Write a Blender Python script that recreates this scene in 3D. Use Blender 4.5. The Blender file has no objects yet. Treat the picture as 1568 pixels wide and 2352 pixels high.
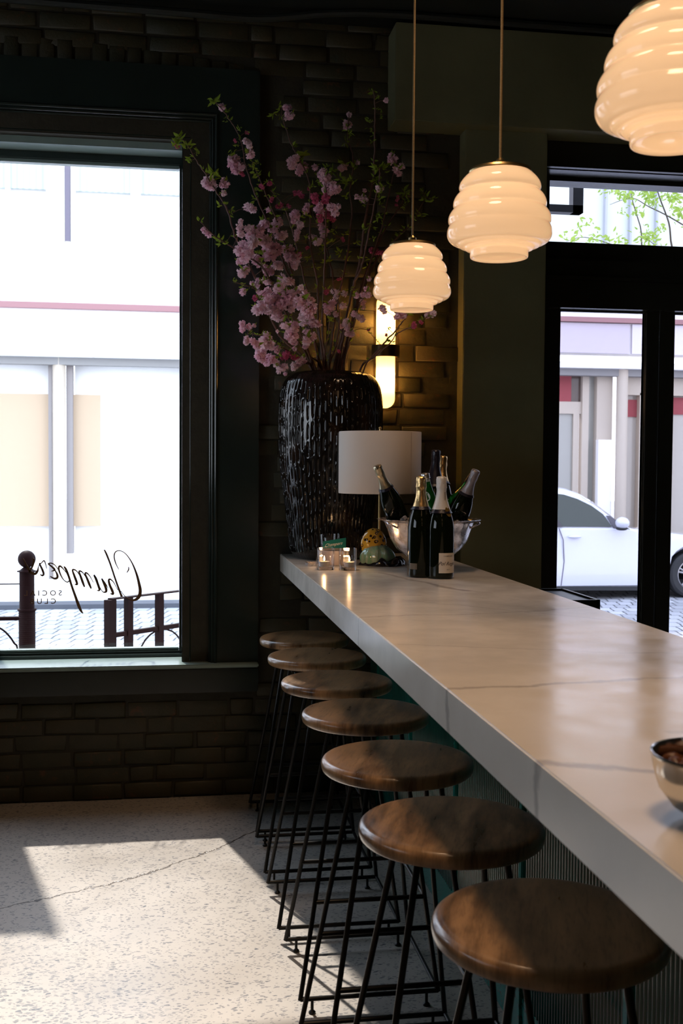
import bpy, bmesh, math, random
from mathutils import Vector, Matrix, noise
S = bpy.context.scene
C = S.collection
PI = math.pi

# ------------------------------------------------------------------ camera
H = 1.38
F, YAW, PITCH, ROLL = 2523.47, 0.15463, 0.04149, 0.0070574
_r = Vector((math.cos(YAW), -math.sin(YAW), 0)); _f = Vector((math.sin(YAW), math.cos(YAW), 0)); _u = Vector((0, 0, 1))
_f2 = math.cos(PITCH)*_f - math.sin(PITCH)*_u; _u2 = math.sin(PITCH)*_f + math.cos(PITCH)*_u
CR = math.cos(ROLL)*_r + math.sin(ROLL)*_u2; CU = -math.sin(ROLL)*_r + math.cos(ROLL)*_u2; CF = _f2
cd = bpy.data.cameras.new('camera'); cam = bpy.data.objects.new('camera', cd); C.objects.link(cam)
cam.matrix_world = Matrix(((CR.x, CU.x, -CF.x, 0), (CR.y, CU.y, -CF.y, 0), (CR.z, CU.z, -CF.z, H), (0, 0, 0, 1)))
cd.sensor_fit = 'VERTICAL'; cd.sensor_height = 36; cd.lens = F/2352*36
cd.clip_start = 0.05; cd.clip_end = 300
cd.dof.use_dof = True; cd.dof.focus_distance = 3.7; cd.dof.aperture_fstop = 9.0
S.camera = cam

# ------------------------------------------------------------------ light
w = bpy.data.worlds.new('sky'); S.world = w; w.use_nodes = True
nt = w.node_tree; bg = nt.nodes['Background']
tc = nt.nodes.new('ShaderNodeTexCoord'); sep = nt.nodes.new('ShaderNodeSeparateXYZ'); rmp = nt.nodes.new('ShaderNodeValToRGB')
nt.links.new(tc.outputs['Generated'], sep.inputs[0]); nt.links.new(sep.outputs['Z'], rmp.inputs[0]); nt.links.new(rmp.outputs[0], bg.inputs[0])
rmp.color_ramp.elements[0].position = 0.0; rmp.color_ramp.elements[0].color = (0.84, 0.91, 1.0, 1)
rmp.color_ramp.elements[1].position = 0.8; rmp.color_ramp.elements[1].color = (0.62, 0.78, 1.0, 1)
bg.inputs[1].default_value = 5.0
sl = bpy.data.lights.new('sun', 'SUN'); sl.energy = 6.0; sl.angle = math.radians(1.0); sl.color = (1.0, 0.93, 0.84)
sun = bpy.data.objects.new('sun', sl); C.objects.link(sun)
sun.rotation_euler = Vector((0.263, -1, -1.215)).to_track_quat('-Z', 'Y').to_euler(); sun.location = (-2, 12, 14)
SPOTS = [(.95, 3.05, 32), (.45, 2.0, 54), (.42, .9, 66)]      # warm ceiling spots over the bar: x, y, watts; built with their fixtures below
S.view_settings.view_transform = 'Standard'; S.view_settings.look = 'None'; S.view_settings.gamma = 1
S.view_settings.use_curve_mapping = False; S.view_settings.exposure = 0.0
S.cycles.max_bounces = 10; S.cycles.transparent_max_bounces = 16; S.cycles.caustics_reflective = False; S.cycles.caustics_refractive = False
S.cycles.sample_clamp_indirect = 6.0

# ------------------------------------------------------------------ helpers
def at(x, y, Y):
    d = CF + (x-784)/F*CR - (y-1176)/F*CU
    return Vector((0, 0, H)) + d*(Y/d.y)

class G:
    """node graph helper"""
    def __init__(s, name):
        s.m = bpy.data.materials.new(name); s.m.use_nodes = True; s.t = s.m.node_tree; s.n = s.t.nodes
        s.b = s.n['Principled BSDF']; s.out = s.n['Material Output']
    def new(s, t, **k):
        n = s.n.new(t)
        for a, v in k.items(): setattr(n, a, v)
        return n
    def put(s, sock, v):
        if isinstance(v, bpy.types.NodeSocket): s.t.links.new(v, sock)
        elif isinstance(v, (tuple, list)) and sock.type == 'RGBA': sock.default_value = (*v[:3], 1)
        else: sock.default_value = v
    def co(s, kind='Object'): return s.new('ShaderNodeTexCoord').outputs[kind]
    def pos(s): return s.new('ShaderNodeNewGeometry').outputs['Position']
    def noise(s, vec, scale, detail=4, rough=.6, col=False):
        n = s.new('ShaderNodeTexNoise'); s.put(n.inputs['Vector'], vec); n.inputs['Scale'].default_value = scale
        n.inputs['Detail'].default_value = detail; n.inputs['Roughness'].default_value = rough
        return n.outputs['Color' if col else 'Fac']
    def vor(s, vec, scale, out='Distance', feat='F1', rnd=1):
        n = s.new('ShaderNodeTexVoronoi', feature=feat); s.put(n.inputs['Vector'], vec); n.inputs['Scale'].default_value = scale
        n.inputs['Randomness'].default_value = rnd
        return n.outputs[out]
    def math(s, op, a, b=0.0, c=None, clamp=False):
        n = s.new('ShaderNodeMath', operation=op, use_clamp=clamp); s.put(n.inputs[0], a); s.put(n.inputs[1], b)
        if c is not None: s.put(n.inputs[2], c)
        return n.outputs[0]
    def vm(s, op, a, b=None, scale=None, out=0):
        n = s.new('ShaderNodeVectorMath', operation=op); s.put(n.inputs[0], a)
        if b is not None: s.put(n.inputs[1], b)
        if scale is not None: n.inputs['Scale'].default_value = scale
        return n.outputs[out]
    def mr(s, v, a, b, c=0.0, d=1.0, smooth=False):
        n = s.new('ShaderNodeMapRange', interpolation_type='SMOOTHSTEP' if smooth else 'LINEAR'); s.put(n.inputs[0], v)
        for i, q in enumerate((a, b, c, d)): n.inputs[i+1].default_value = q
        return n.outputs[0]
    def mix(s, f, a, b):
        n = s.new('ShaderNodeMix', data_type='RGBA'); s.put(n.inputs[0], f); s.put(n.inputs[6], a); s.put(n.inputs[7], b)
        return n.outputs[2]
    def map(s, vec, sc=(1, 1, 1), rot=(0, 0, 0), loc=(0, 0, 0)):
        n = s.new('ShaderNodeMapping'); s.put(n.inputs[0], vec); n.inputs['Scale'].default_value = sc; n.inputs['Rotation'].default_value = rot; n.inputs['Location'].default_value = loc
        return n.outputs[0]
    def bump(s, h, strength=.3, dist=.01, nrm=None):
        n = s.new('ShaderNodeBump'); n.inputs['Strength'].default_value = strength; n.inputs['Distance'].default_value = dist
        s.put(n.inputs['Height'], h)
        if nrm is not None: s.put(n.inputs['Normal'], nrm)
        return n.outputs[0]
    def set(s, **k):
        al = dict(col='Base Color', rough='Roughness', metal='Metallic', normal='Normal', coat='Coat Weight', coatr='Coat Roughness', spec='Specular IOR Level',
                  ecol='Emission Color', estr='Emission Strength', trans='Transmission Weight', ior='IOR', alpha='Alpha', sss='Subsurface Weight', sheen='Sheen Weight')
        for a, v in k.items(): s.put(s.b.inputs[al[a]], v)
        return s
    def segdist(s, vec, A, B):
        A = Vector(A); B = Vector(B); d = B-A
        pa = s.vm('SUBTRACT', vec, tuple(A))
        h = s.math('DIVIDE', s.vm('DOT_PRODUCT', pa, tuple(d), out='Value'), d.dot(d), clamp=True)
        n = s.new('ShaderNodeVectorMath', operation='SCALE'); n.inputs[0].default_value = tuple(d); s.put(n.inputs['Scale'], h)
        return s.vm('LENGTH', s.vm('SUBTRACT', pa, n.outputs[0]), out='Value')

def simple(name, col, rough=.5, metal=0, **k): return G(name).set(col=col, rough=rough, metal=metal, **k).m
def painted(name, col, rough=.4, var=.25, bump=.08, scale=6):
    g = G(name); p = g.pos(); n = g.noise(p, scale, 5)
    g.set(col=g.mix(g.mr(n, .3, .7), col, tuple(c*(1-var) for c in col)), rough=rough, normal=g.bump(g.noise(p, 60, 3), bump, .004)); return g.m
def glassy(name, tint=(1, 1, 1), rough=0.0):
    """thin clear pane: passes light straight through, with a fresnel reflection"""
    g = G(name); tr = g.new('ShaderNodeBsdfTransparent'); tr.inputs[0].default_value = (*tint, 1)
    gl = g.new('ShaderNodeBsdfGlossy'); gl.inputs['Roughness'].default_value = rough
    fr = g.new('ShaderNodeFresnel')   # leaving the pane refracts at the inverse index
    g.put(fr.inputs[0], g.mr(g.new('ShaderNodeNewGeometry').outputs['Backfacing'], 0, 1, 1.5, 1/1.5))
    mx = g.new('ShaderNodeMixShader'); g.put(mx.inputs[0], fr.outputs[0]); g.put(mx.inputs[1], tr.outputs[0]); g.put(mx.inputs[2], gl.outputs[0])
    g.put(g.out.inputs[0], mx.outputs[0]); return g.m

class B:
    def __init__(s): s.v = []; s.f = []
    def add(s, vs, fs):
        o = len(s.v); s.v += [Vector(q) for q in vs]; s.f += [tuple(i+o for i in f) for f in fs]; return s
    def box(s, x0, x1, y0, y1, z0, z1):
        return s.add([(x0,y0,z0),(x1,y0,z0),(x1,y1,z0),(x0,y1,z0),(x0,y0,z1),(x1,y0,z1),(x1,y1,z1),(x0,y1,z1)],
                     [(0,3,2,1),(4,5,6,7),(0,1,5,4),(1,2,6,5),(2,3,7,6),(3,0,4,7)])
    def cbox(s, x0, x1, y0, y1, z0, z1, c):
        b = bmesh.new(); bmesh.ops.create_cube(b, size=1)
        for v in b.verts: v.co = Vector(((x0+x1)/2+v.co.x*(x1-x0), (y0+y1)/2+v.co.y*(y1-y0), (z0+z1)/2+v.co.z*(z1-z0)))
        bmesh.ops.bevel(b, geom=b.edges[:], offset=c, segments=2, affect='EDGES'); return s.bm(b)
    def bm(s, b):
        b.verts.index_update(); s.add([v.co for v in b.verts], [[v.index for v in f.verts] for f in b.faces]); b.free(); return s
    def lathe(s, prof, c=(0, 0, 0), n=32, fn=None, m=None):
        o = len(s.v); c = Vector(c); k = len(prof)
        for r, z in prof:
            for i in range(n):
                a = 2*PI*i/n; q = Vector((r*math.cos(a), r*math.sin(a), z))
                if fn: q = fn(q, a, r, z)
                if m is not None: q = m @ q
                s.v.append(c+q)
        for j in range(k-1):
            for i in range(n):
                s.f.append((o+j*n+i, o+j*n+(i+1) % n, o+(j+1)*n+(i+1) % n, o+(j+1)*n+i))
        return s
    def tube(s, pts, rad, n=8, cap=True):
        pts = [Vector(p) for p in pts]; k = len(pts); o = len(s.v)
        rs = rad if isinstance(rad, (list, tuple)) else [rad]*k
        up = None
        for i, p in enumerate(pts):
            t = (pts[min(i+1, k-1)]-pts[max(i-1, 0)]).normalized()
            if up is None: up = t.orthogonal().normalized()
            up = (up-t*up.dot(t)); up = up.normalized() if up.length > 1e-6 else t.orthogonal().normalized()
            w_ = t.cross(up)
            for j in range(n):
                a = 2*PI*j/n; s.v.append(p+rs[i]*(math.cos(a)*up+math.sin(a)*w_))
        for i in range(k-1):
            for j in range(n): s.f.append((o+i*n+j, o+i*n+(j+1) % n, o+(i+1)*n+(j+1) % n, o+(i+1)*n+j))
        if cap: s.f.append(tuple(o+j for j in reversed(range(n)))); s.f.append(tuple(o+(k-1)*n+j for j in range(n)))
        return s
    def sphere(s, c, r, seg=16, rings=10, sc=(1, 1, 1)):
        pr = [(max(1e-5, r*math.sin(PI*i/rings)), -r*math.cos(PI*i/rings)) for i in range(rings+1)]
        return s.lathe(pr, c, seg, lambda q, a, rr, z: Vector((q.x*sc[0], q.y*sc[1], q.z*sc[2])))
    def extr(s, outline, thick, to3d):
        """closed 2D outline -> solid; to3d(u,v,t)"""
        n = len(outline); o = len(s.v)
        s.v += [Vector(to3d(u, v, 0)) for u, v in outline] + [Vector(to3d(u, v, thick)) for u, v in outline]
        s.f.append(tuple(o+i for i in range(n))); s.f.append(tuple(o+n+i for i in reversed(range(n))))
        for i in range(n): s.f.append((o+i, o+n+i, o+n+(i+1) % n, o+(i+1) % n))
        return s
    def xf(s, m): s.v = [m @ q for q in s.v]; return s
    def build(s, name, mat, parent=None, smooth=True, ang=35, loc=None, recalc=True):
        me = bpy.data.meshes.new(name); me.from_pydata([tuple(q) for q in s.v], [], s.f)
        b = bmesh.new(); b.from_mesh(me); bmesh.ops.remove_doubles(b, verts=b.verts[:], dist=1e-5)
        if recalc: bmesh.ops.recalc_face_normals(b, faces=b.faces[:])
        if smooth:
            for f in b.faces: f.smooth = True
            for e in b.edges:
                if len(e.link_faces) == 2 and e.calc_face_angle(0) > math.radians(ang): e.smooth = False
        b.to_mesh(me); b.free(); me.materials.append(mat)
        o = bpy.data.objects.new(name, me); C.objects.link(o)
        if parent: o.parent = parent
        if loc is not None: o.location = loc
        return o

def tag(o, label=None, cat=None, group=None, kind=None):
    if label: o['label'] = label
    if cat: o['category'] = cat
    if group: o['group'] = group
    if kind: o['kind'] = kind
    return o
def thing(name, label, cat, loc=(0, 0, 0), rot=(0, 0, 0), group=None):
    o = bpy.data.objects.new(name, None); C.objects.link(o); o.location = loc; o.rotation_euler = rot; o.empty_display_size = .05
    return tag(o, label, cat, group)
def struct(o, label, cat='structure'):
    o['kind'] = 'structure'; o['label'] = label; o['category'] = cat; return o
def copy_tree(o, parent=None):
    c = o.copy(); C.objects.link(c)
    if parent is not None: c.parent = parent
    for ch in list(o.children): copy_tree(ch, c)
    return c
def catmull(pts, k=6):
    P = [Vector(p) for p in pts]; out = []
    for i in range(len(P)-1):
        a = P[max(i-1, 0)]; b = P[i]; c = P[i+1]; d = P[min(i+2, len(P)-1)]
        for j in range(k):
            t = j/k; out.append(.5*((2*b)+(c-a)*t+(2*a-5*b+4*c-d)*t*t+(3*b-a-3*c+d)*t**3))
    out.append(P[-1]); return out
def ribbon(bb, pts, to3d, th=.0006, k=6):
    """pts: (x, y, width) in a flat drawing; a solid thin stroke"""
    Q = catmull([Vector(p) for p in pts], k); L = []; R = []
    for i, q in enumerate(Q):
        t = Q[min(i+1, len(Q)-1)]-Q[max(i-1, 0)]; t = Vector((t.x, t.y)); t = t.normalized() if t.length else Vector((1, 0))
        n = Vector((-t.y, t.x))*max(q.z, .2)/2; L.append((q.x+n.x, q.y+n.y)); R.append((q.x-n.x, q.y-n.y))
    for i in range(len(L)-1):
        bb.extr([L[i], L[i+1], R[i+1], R[i]], th, to3d)
def text(body, size, mat, name, parent, m, extrude=.0003, shear=0, spacing=1, align='CENTER'):
    cu = bpy.data.curves.new(name, 'FONT'); cu.body = body; cu.size = size; cu.extrude = extrude; cu.shear = shear; cu.align_x = align; cu.space_character = spacing; cu.resolution_u = 3; cu.offset = size*(.012 if size > .02 else .002)
    o = bpy.data.objects.new(name, cu); C.objects.link(o); bpy.context.view_layer.update()
    me = bpy.data.meshes.new_from_object(o); C.objects.unlink(o); bpy.data.objects.remove(o)
    ob = bpy.data.objects.new(name, me); C.objects.link(ob); me.materials.append(mat)
    me.transform(m) if not callable(m) else None
    if callable(m):
        for v in me.vertices: v.co = m(v.co)
    ob.parent = parent; return ob

# ------------------------------------------------------------------ materials
g = G('floor_terrazzo'); p = g.pos(); pn = g.vm('ADD', p, g.vm('SCALE', g.noise(p, 25, 2, col=True), scale=.02))
st = g.map(pn, (1.0, 2.1, 1), rot=(0, 0, .25))
c1 = g.math('LESS_THAN', g.vor(st, 70), .36); k1 = g.math('GREATER_THAN', g.noise(g.map(p, (1, 1, 1), loc=(5, 2, 0)), 45, 2), .50)
c2 = g.math('LESS_THAN', g.vor(g.map(st, (1, 1, 1), loc=(3, 1, 0)), 42), .30); k2 = g.math('GREATER_THAN', g.noise(p, 22, 2), .52)
wear = g.mr(g.vm('DISTANCE', p, (-.62, 2.70, 0), out='Value'), .15, .75, 1, 0)
c3 = g.math('LESS_THAN', g.vor(g.map(pn, (1, 1.5, 1)), 55), .42); c3 = g.math('MULTIPLY', c3, g.math('MULTIPLY', wear, g.mr(g.noise(p, 18, 3), .42, .55)))
sp = g.math('ADD', g.math('MULTIPLY', g.math('MULTIPLY', c1, k1), .6), g.math('ADD', g.math('MULTIPLY', g.math('MULTIPLY', c2, k2), .65), g.math('MULTIPLY', c3, .95)), clamp=True)
base = g.mix(g.mr(g.noise(p, 1.6, 5), .35, .68), (.47, .42, .37), (.36, .32, .28))
crk = [(-.70, 3.40), (-.545, 3.475), (-.42, 3.53), (-.155, 3.66), (-.05, 3.735), (.14, 3.90), (.25, 4.02), (.32, 4.10)]
pc = g.vm('ADD', g.vm('MULTIPLY', p, (1, 1, 0)), g.vm('SCALE', g.vm('SUBTRACT', g.noise(p, 14, 4, .7, True), (.5, .5, .5)), scale=.06))
dm = None
for a, b in zip(crk, crk[1:]):
    d = g.segdist(g.vm('MULTIPLY', pc, (1, 1, 0)), (*a, 0), (*b, 0)); dm = d if dm is None else g.math('MINIMUM', dm, d)
ck = g.mr(dm, .0015, .0052, 1, 0)
colr = g.mix(ck, g.mix(sp, base, (.055, .06, .075)), (.08, .06, .045))
g.set(col=colr, rough=g.mr(g.noise(p, 3, 4), .3, .7, .32, .5), normal=g.bump(g.math('MULTIPLY', ck, -1), .5, .003)); M_floor = g.m

g = G('painted_brick'); p = g.pos(); n1 = g.noise(p, 5, 6, .65); n2 = g.noise(p, 17, 5, .7)
c = g.mix(g.mr(n1, .38, .62), (.030, .030, .013), (.050, .038, .015))
c = g.mix(g.mr(n2, .60, .70), c, (.095, .042, .016))
c = g.mix(g.mr(g.noise(g.map(p, (1, 1, 1), loc=(9, 3, 1)), 9, 5, .7), .62, .72), c, (.024, .040, .028))
g.set(col=c, rough=.55, normal=g.bump(g.noise(p, 70, 6, .7), .35, .006)); M_brick = g.m
M_mortar = painted('painted_mortar', (.036, .03, .015), .7, .4, .4, 20)
M_trim = painted('dark_green_trim', (.020, .030, .026), .17, .15, .02)
M_trim_lit = painted('lit_teal_trim', (.26, .34, .31), .22, .15, .02)  # the trim paint lightened, daylight put into its colour on reveal, bead and sill
M_plaster = painted('olive_plaster', (.17, .165, .080), .6, .25, .15, 3)
M_ceil = painted('black_green_ceiling', (.008, .012, .010), .6)
M_glass = glassy('window_glass'); M_tint = glassy('tinted_door_glass', (.78, .76, .79))
M_wallpl = painted('dark_wall_paint', (.03, .032, .022), .6)
M_black = simple('black_powder_metal', (.012, .012, .012), .38, .6)
M_brass = simple('aged_brass', (.55, .38, .16), .28, 1)
M_bronze = simple('dark_bronze', (.16, .11, .06), .38, 1)
M_silver = G('tarnished_silver'); _p = M_silver.pos()
M_silver = M_silver.set(col=M_silver.mix(M_silver.mr(M_silver.noise(_p, 28, 5), .4, .65), (.86, .82, .84), (.55, .50, .52)), metal=1, rough=M_silver.mr(M_silver.noise(_p, 40, 4), .3, .7, .16, .36), normal=M_silver.bump(M_silver.vor(_p, 60), .12, .002)).m
M_steel = simple('polished_steel', (.75, .72, .68), .12, 1)

# seat wood
g = G('walnut_seat'); p = g.co(); oi = g.new('ShaderNodeObjectInfo').outputs['Random']
off = g.new('ShaderNodeCombineXYZ'); g.put(off.inputs[0], g.math('MULTIPLY', oi, 7)); g.put(off.inputs[1], g.math('MULTIPLY', oi, 3.7))
gr_ = g.map(g.vm('ADD', g.map(p, rot=(0, 0, .35)), off.outputs[0]), (1, 1, 1)); q = g.map(gr_, (10, 2.2, 2)); n1 = g.noise(q, 2.4, 7, .62); n2 = g.noise(g.map(gr_, (60, 8, 9)), 3, 4)
plank = g.mr(g.noise(g.map(gr_, (9, .3, .3)), 1.2, 0), .44, .56)
c = g.mix(g.mr(n1, .37, .63), (.055, .029, .013), (.36, .205, .095)); c = g.mix(g.math('MULTIPLY', plank, .5), c, (.40, .23, .105)); c = g.mix(g.mr(n2, .5, .75, 0, .5), c, (.025, .012, .006))
g.set(col=c, rough=g.mr(n1, .3, .7, .26, .38), normal=g.bump(n2, .1, .002), coat=.45, coatr=.16); M_wood = g.m

# marble with hand placed veins
g = G('veined_marble'); p = g.pos()
wp = g.vm('ADD', p, g.vm('SCALE', g.vm('SUBTRACT', g.noise(p, 4.5, 5, .6, True), (.5, .5, .5)), scale=.10))
wp = g.vm('ADD', wp, g.vm('SCALE', g.vm('SUBTRACT', g.noise(p, 26, 4, .6, True), (.5, .5, .5)), scale=.016))
V = [((.50, 3.83), (.72, 3.72), .005, .35), ((.72, 3.72), (.80, 3.38), .008, .55), ((.80, 3.38), (.865, 3.16), .012, .75), ((.865, 3.16), (.93, 3.10), .004, .4),
     ((.455, 1.74), (.80, 1.80), .007, .6), ((.80, 1.80), (1.11, 1.86), .005, .4), ((.455, 1.30), (.64, 1.22), .008, .65), ((.64, 1.22), (.9, 1.2), .005, .3),
     ((.455, 2.62), (.75, 2.66), .005, .4), ((.75, 2.66), (1.1, 2.75), .004, .35), ((.6, 3.0), (1.1, 2.45), .003, .3), ((.46, 3.1), (.7, 3.05), .004, .4),
     ((.46, 2.2), (1.1, 2.0), .003, .3), ((.7, 1.45), (1.1, 1.35), .006, .3), ((.47, 4.1), (1.1, 3.9), .004, .3), ((.46, .8), (1.1, .95), .01, .4)]
vf = None
for a, b, wd, st_ in V:
    A = g.vm('MULTIPLY', wp, (1, 1, 0)); d = g.segdist(A, (*a, 0), (*b, 0)); m_ = g.mr(d, wd*.3, wd*2.0, st_, 0, True); vf = m_ if vf is None else g.math('MAXIMUM', vf, m_)
cl = g.noise(wp, 2.2, 6, .6)
c = g.mix(g.mr(cl, .4, .7, 0, .5), (.76, .70, .62), (.60, .54, .47)); c = g.mix(g.math('MULTIPLY', vf, .85), c, (.25, .22, .20))
g.set(col=c, rough=g.mr(g.noise(p, 8, 4), .35, .65, .16, .27), normal=g.bump(g.noise(p, 12, 2), .02, .003)); M_marble = g.m

g = G('fluted_green_glass'); p = g.pos(); pn = g.noise(g.map(p, (1, .6, 1)), 2.4, 4)
c = g.mix(g.mr(pn, .35, .65), (.012, .11, .092), (.005, .05, .04)); g.set(col=c, rough=.10, coat=.6, coatr=.05, ior=1.5); M_green = g.m
M_greentile = G('green_marble'); _p = M_greentile.pos(); M_greentile = M_greentile.set(col=M_greentile.mix(M_greentile.mr(M_greentile.noise(_p, 18, 6, .7), .55, .65), (.015, .19, .16), (.01, .05, .045)), rough=.15).m

def opal(name, col, estr, tint):
    g = G(name); tl = g.new('ShaderNodeBsdfTranslucent'); tl.inputs[0].default_value = (*col, 1)
    df = g.new('ShaderNodeBsdfDiffuse'); df.inputs[0].default_value = (*col, 1)
    m1 = g.new('ShaderNodeMixShader'); m1.inputs[0].default_value = .25; g.put(m1.inputs[1], tl.outputs[0]); g.put(m1.inputs[2], df.outputs[0])
    em = g.new('ShaderNodeEmission'); em.inputs[0].default_value = (*tint, 1); em.inputs[1].default_value = estr
    ad = g.new('ShaderNodeAddShader'); g.put(ad.inputs[0], m1.outputs[0]); g.put(ad.inputs[1], em.outputs[0])
    gl = g.new('ShaderNodeBsdfGlossy'); gl.inputs['Roughness'].default_value = .06
    fr = g.new('ShaderNodeFresnel'); fr.inputs[0].default_value = 1.45
    mx = g.new('ShaderNodeMixShader'); g.put(mx.inputs[0], fr.outputs[0]); g.put(mx.inputs[1], ad.outputs[0]); g.put(mx.inputs[2], gl.outputs[0])
    g.put(g.out.inputs[0], mx.outputs[0]); return g.m
M_opal = opal('opal_glass', (.95, .82, .66), .50, (1, .58, .30))
M_sconce = opal('sconce_glass', (.95, .82, .5), .8, (1, .62, .24))
def lamp(name, loc, power, col=(1, .72, .42), r=.03):
    l = bpy.data.lights.new(name, 'POINT'); l.energy = power; l.color = col; l.shadow_soft_size = r
    return l

# ------------------------------------------------------------------ room shell
D = 4.57
RX0, RX1, RY0, RY1, RZ = -3.6, 3.6, -3.2, 4.8, 3.2
WX0, WX1, WZ0, WZ1 = -1.95, .05, .58, 2.66     # big window opening
struct(B().box(RX0-.2, RX1+.2, RY0-.2, 4.86, -.12, 0).build('floor', M_floor), 'pale speckled terrazzo floor with a long crack in the sunlight', 'floor')
struct(B().box(RX0-.2, RX1+.2, RY0-.2, 4.95, RZ, RZ+.15).build('ceiling', M_ceil), 'near-black ceiling', 'ceiling')
# back wall: mortar slab with openings, then every brick
b = B()
b.box(RX0-.2, -3.5, D, 4.95, 0, RZ); b.box(-2.3, WX0, D, 4.95, 0, RZ); b.box(-3.5, -2.3, D, 4.95, 0, .58); b.box(-3.5, -2.3, D, 4.84, 2.66, RZ); b.box(WX0, WX1, D, 4.95, 0, WZ0-.02); b.box(WX0, WX1, D, 4.84, WZ1+.04, RZ); b.box(WX1, 1.56, D, 4.95, 0, RZ)
b.box(1.56, RX1+.2, D, 4.95, 2.78, RZ); b.box(3.0, RX1+.2, D, 4.95, 0, 2.78)
wb = struct(b.build('wall_back', M_mortar, smooth=False), 'old brick back wall painted dark olive green with worn patches', 'wall')
rnd = random.Random(5); b = B()
def brick(x0, x1, z0, z1, soldier=False):
    d_ = rnd.uniform(.004, .011); j = lambda s=.003: rnd.uniform(-s, s); e = .005
    q = [(x0+j(), z0+j()), (x1+j(), z0+j()), (x1+j(), z1+j()), (x0+j(), z1+j())]
    cx, cz = (x0+x1)/2, (z0+z1)/2
    back = [(x, D+.001, z) for x, z in q]; mid = [(x, D-d_*.6, z) for x, z in q]
    fr = [(x+(e if x < cx else -e), D-d_+j(.0012), z+(e if z < cz else -e)) for x, z in q]
    b.add(back+mid+fr, [(0,1,5,4),(1,2,6,5),(2,3,7,6),(3,0,4,7),(4,5,9,8),(5,6,10,9),(6,7,11,10),(7,4,8,11),(8,9,10,11)])
ch = .0675; row = 0; z = .004
def arch(x): return 3.075 - .075*max(0, (x+.55))**1.6 if x < .42 else 0
while z < RZ-.01:
    x = -2.9 - (row % 2)*.11
    while x < 1.24:
        L = rnd.choice([.205, .205, .21, .10, .20]); x1 = x+L
        wob = .002*math.sin(x*3+row)
        skip = (x < WX1+.29 and x1 > WX0-.3 and z+ch > .47 and z < 2.955) or (x1 < .42 and z+ch*.6 < arch((x+x1)/2) and z > 2.9)
        if x1 > -3.6 and x < -2.2 and z > .5 and z < 2.72: skip = True
        if not skip and x1 < 1.245: brick(x+.004, x1-.004, z+.004+wob, z+ch-.004+wob)
        x = x1+.004
    z += ch; row += 1
x = -1.4
while x < .36:
    tz = arch(x+.03); brick(x+.003, x+.062, max(2.95, tz-.118), tz-.004); x += .068
o = b.build('brickwork', M_brick, wb, ang=60)
struct(B().box(RX0-.2, RX1+.2, RY0-.2, RY0, 0, RZ).build('wall_front', M_wallpl), 'dark painted wall behind the viewer', 'wall')
struct(B().box(RX1, RX1+.2, RY0, 4.95, 0, RZ).build('wall_right', M_wallpl), 'dark painted side wall beyond the bar', 'wall')
b = B(); LY0, LY1 = .6, 2.9
b.box(RX0-.2, RX0, RY0, LY0, 0, RZ); b.box(RX0-.2, RX0, LY1, 4.95, 0, RZ); b.box(RX0-.2, RX0, LY0, LY1, 0, .6); b.box(RX0-.2, RX0, LY0, LY1, 2.7, RZ)
struct(b.build('wall_left', M_wallpl, smooth=False), 'dark painted side wall with one tall window', 'wall')
r = struct(thing('window_3', '', ''), 'tall side window in the left wall', 'window')
b = B(); b.box(RX0-.13, RX0-.07, LY0, LY0+.06, .6, 2.7); b.box(RX0-.13, RX0-.07, LY1-.06, LY1, .6, 2.7); b.box(RX0-.13, RX0-.07, LY0, LY1, .6, .66); b.box(RX0-.13, RX0-.07, LY0, LY1, 2.64, 2.7)
b.build('window_frame', M_trim, r, smooth=False); B().box(RX0-.102, RX0-.098, LY0+.06, LY1-.06, .66, 2.64).build('pane', M_glass, r)
r = struct(thing('window_4', '', ''), 'second tall street window, outside the photo on the left', 'window')
b = B(); b.box(-3.5, -3.44, 4.75, 4.82, .58, 2.66); b.box(-2.36, -2.30, 4.75, 4.82, .58, 2.66); b.box(-3.5, -2.3, 4.75, 4.82, .58, .64); b.box(-3.5, -2.3, 4.75, 4.82, 2.6, 2.66)
b.build('window_frame', M_trim, r, smooth=False); B().box(-3.44, -2.36, 4.797, 4.803, .64, 2.6).build('pane', M_glass, r)
# pilaster and soffit beam
o = struct(B().cbox(1.207, 1.562, 4.48, D+.005, 0, 2.782, .003).build('trim_1', M_plaster), 'olive plastered pilaster between brick wall and doors', 'pilaster')
struct(B().cbox(.895, RX1, 4.41, D+.01, 2.78, 3.168, .003).build('trim_2', M_plaster), 'olive plastered boxed beam under the ceiling', 'beam')
b = B()
b.tube(catmull([(-3, 4.44, 3.155), (-1.2, 4.44, 3.165), (0, 4.44, 3.158), (.35, 4.44, 3.156), (.62, 4.42, 3.185), (.9, 4.38, 3.185), (1.5, 4.38, 3.183), (3.5, 4.38, 3.183)], 5), .016, 10)
struct(b.build('trim_3', M_ceil), 'dark painted pipe along the top of the wall', 'pipe')

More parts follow.
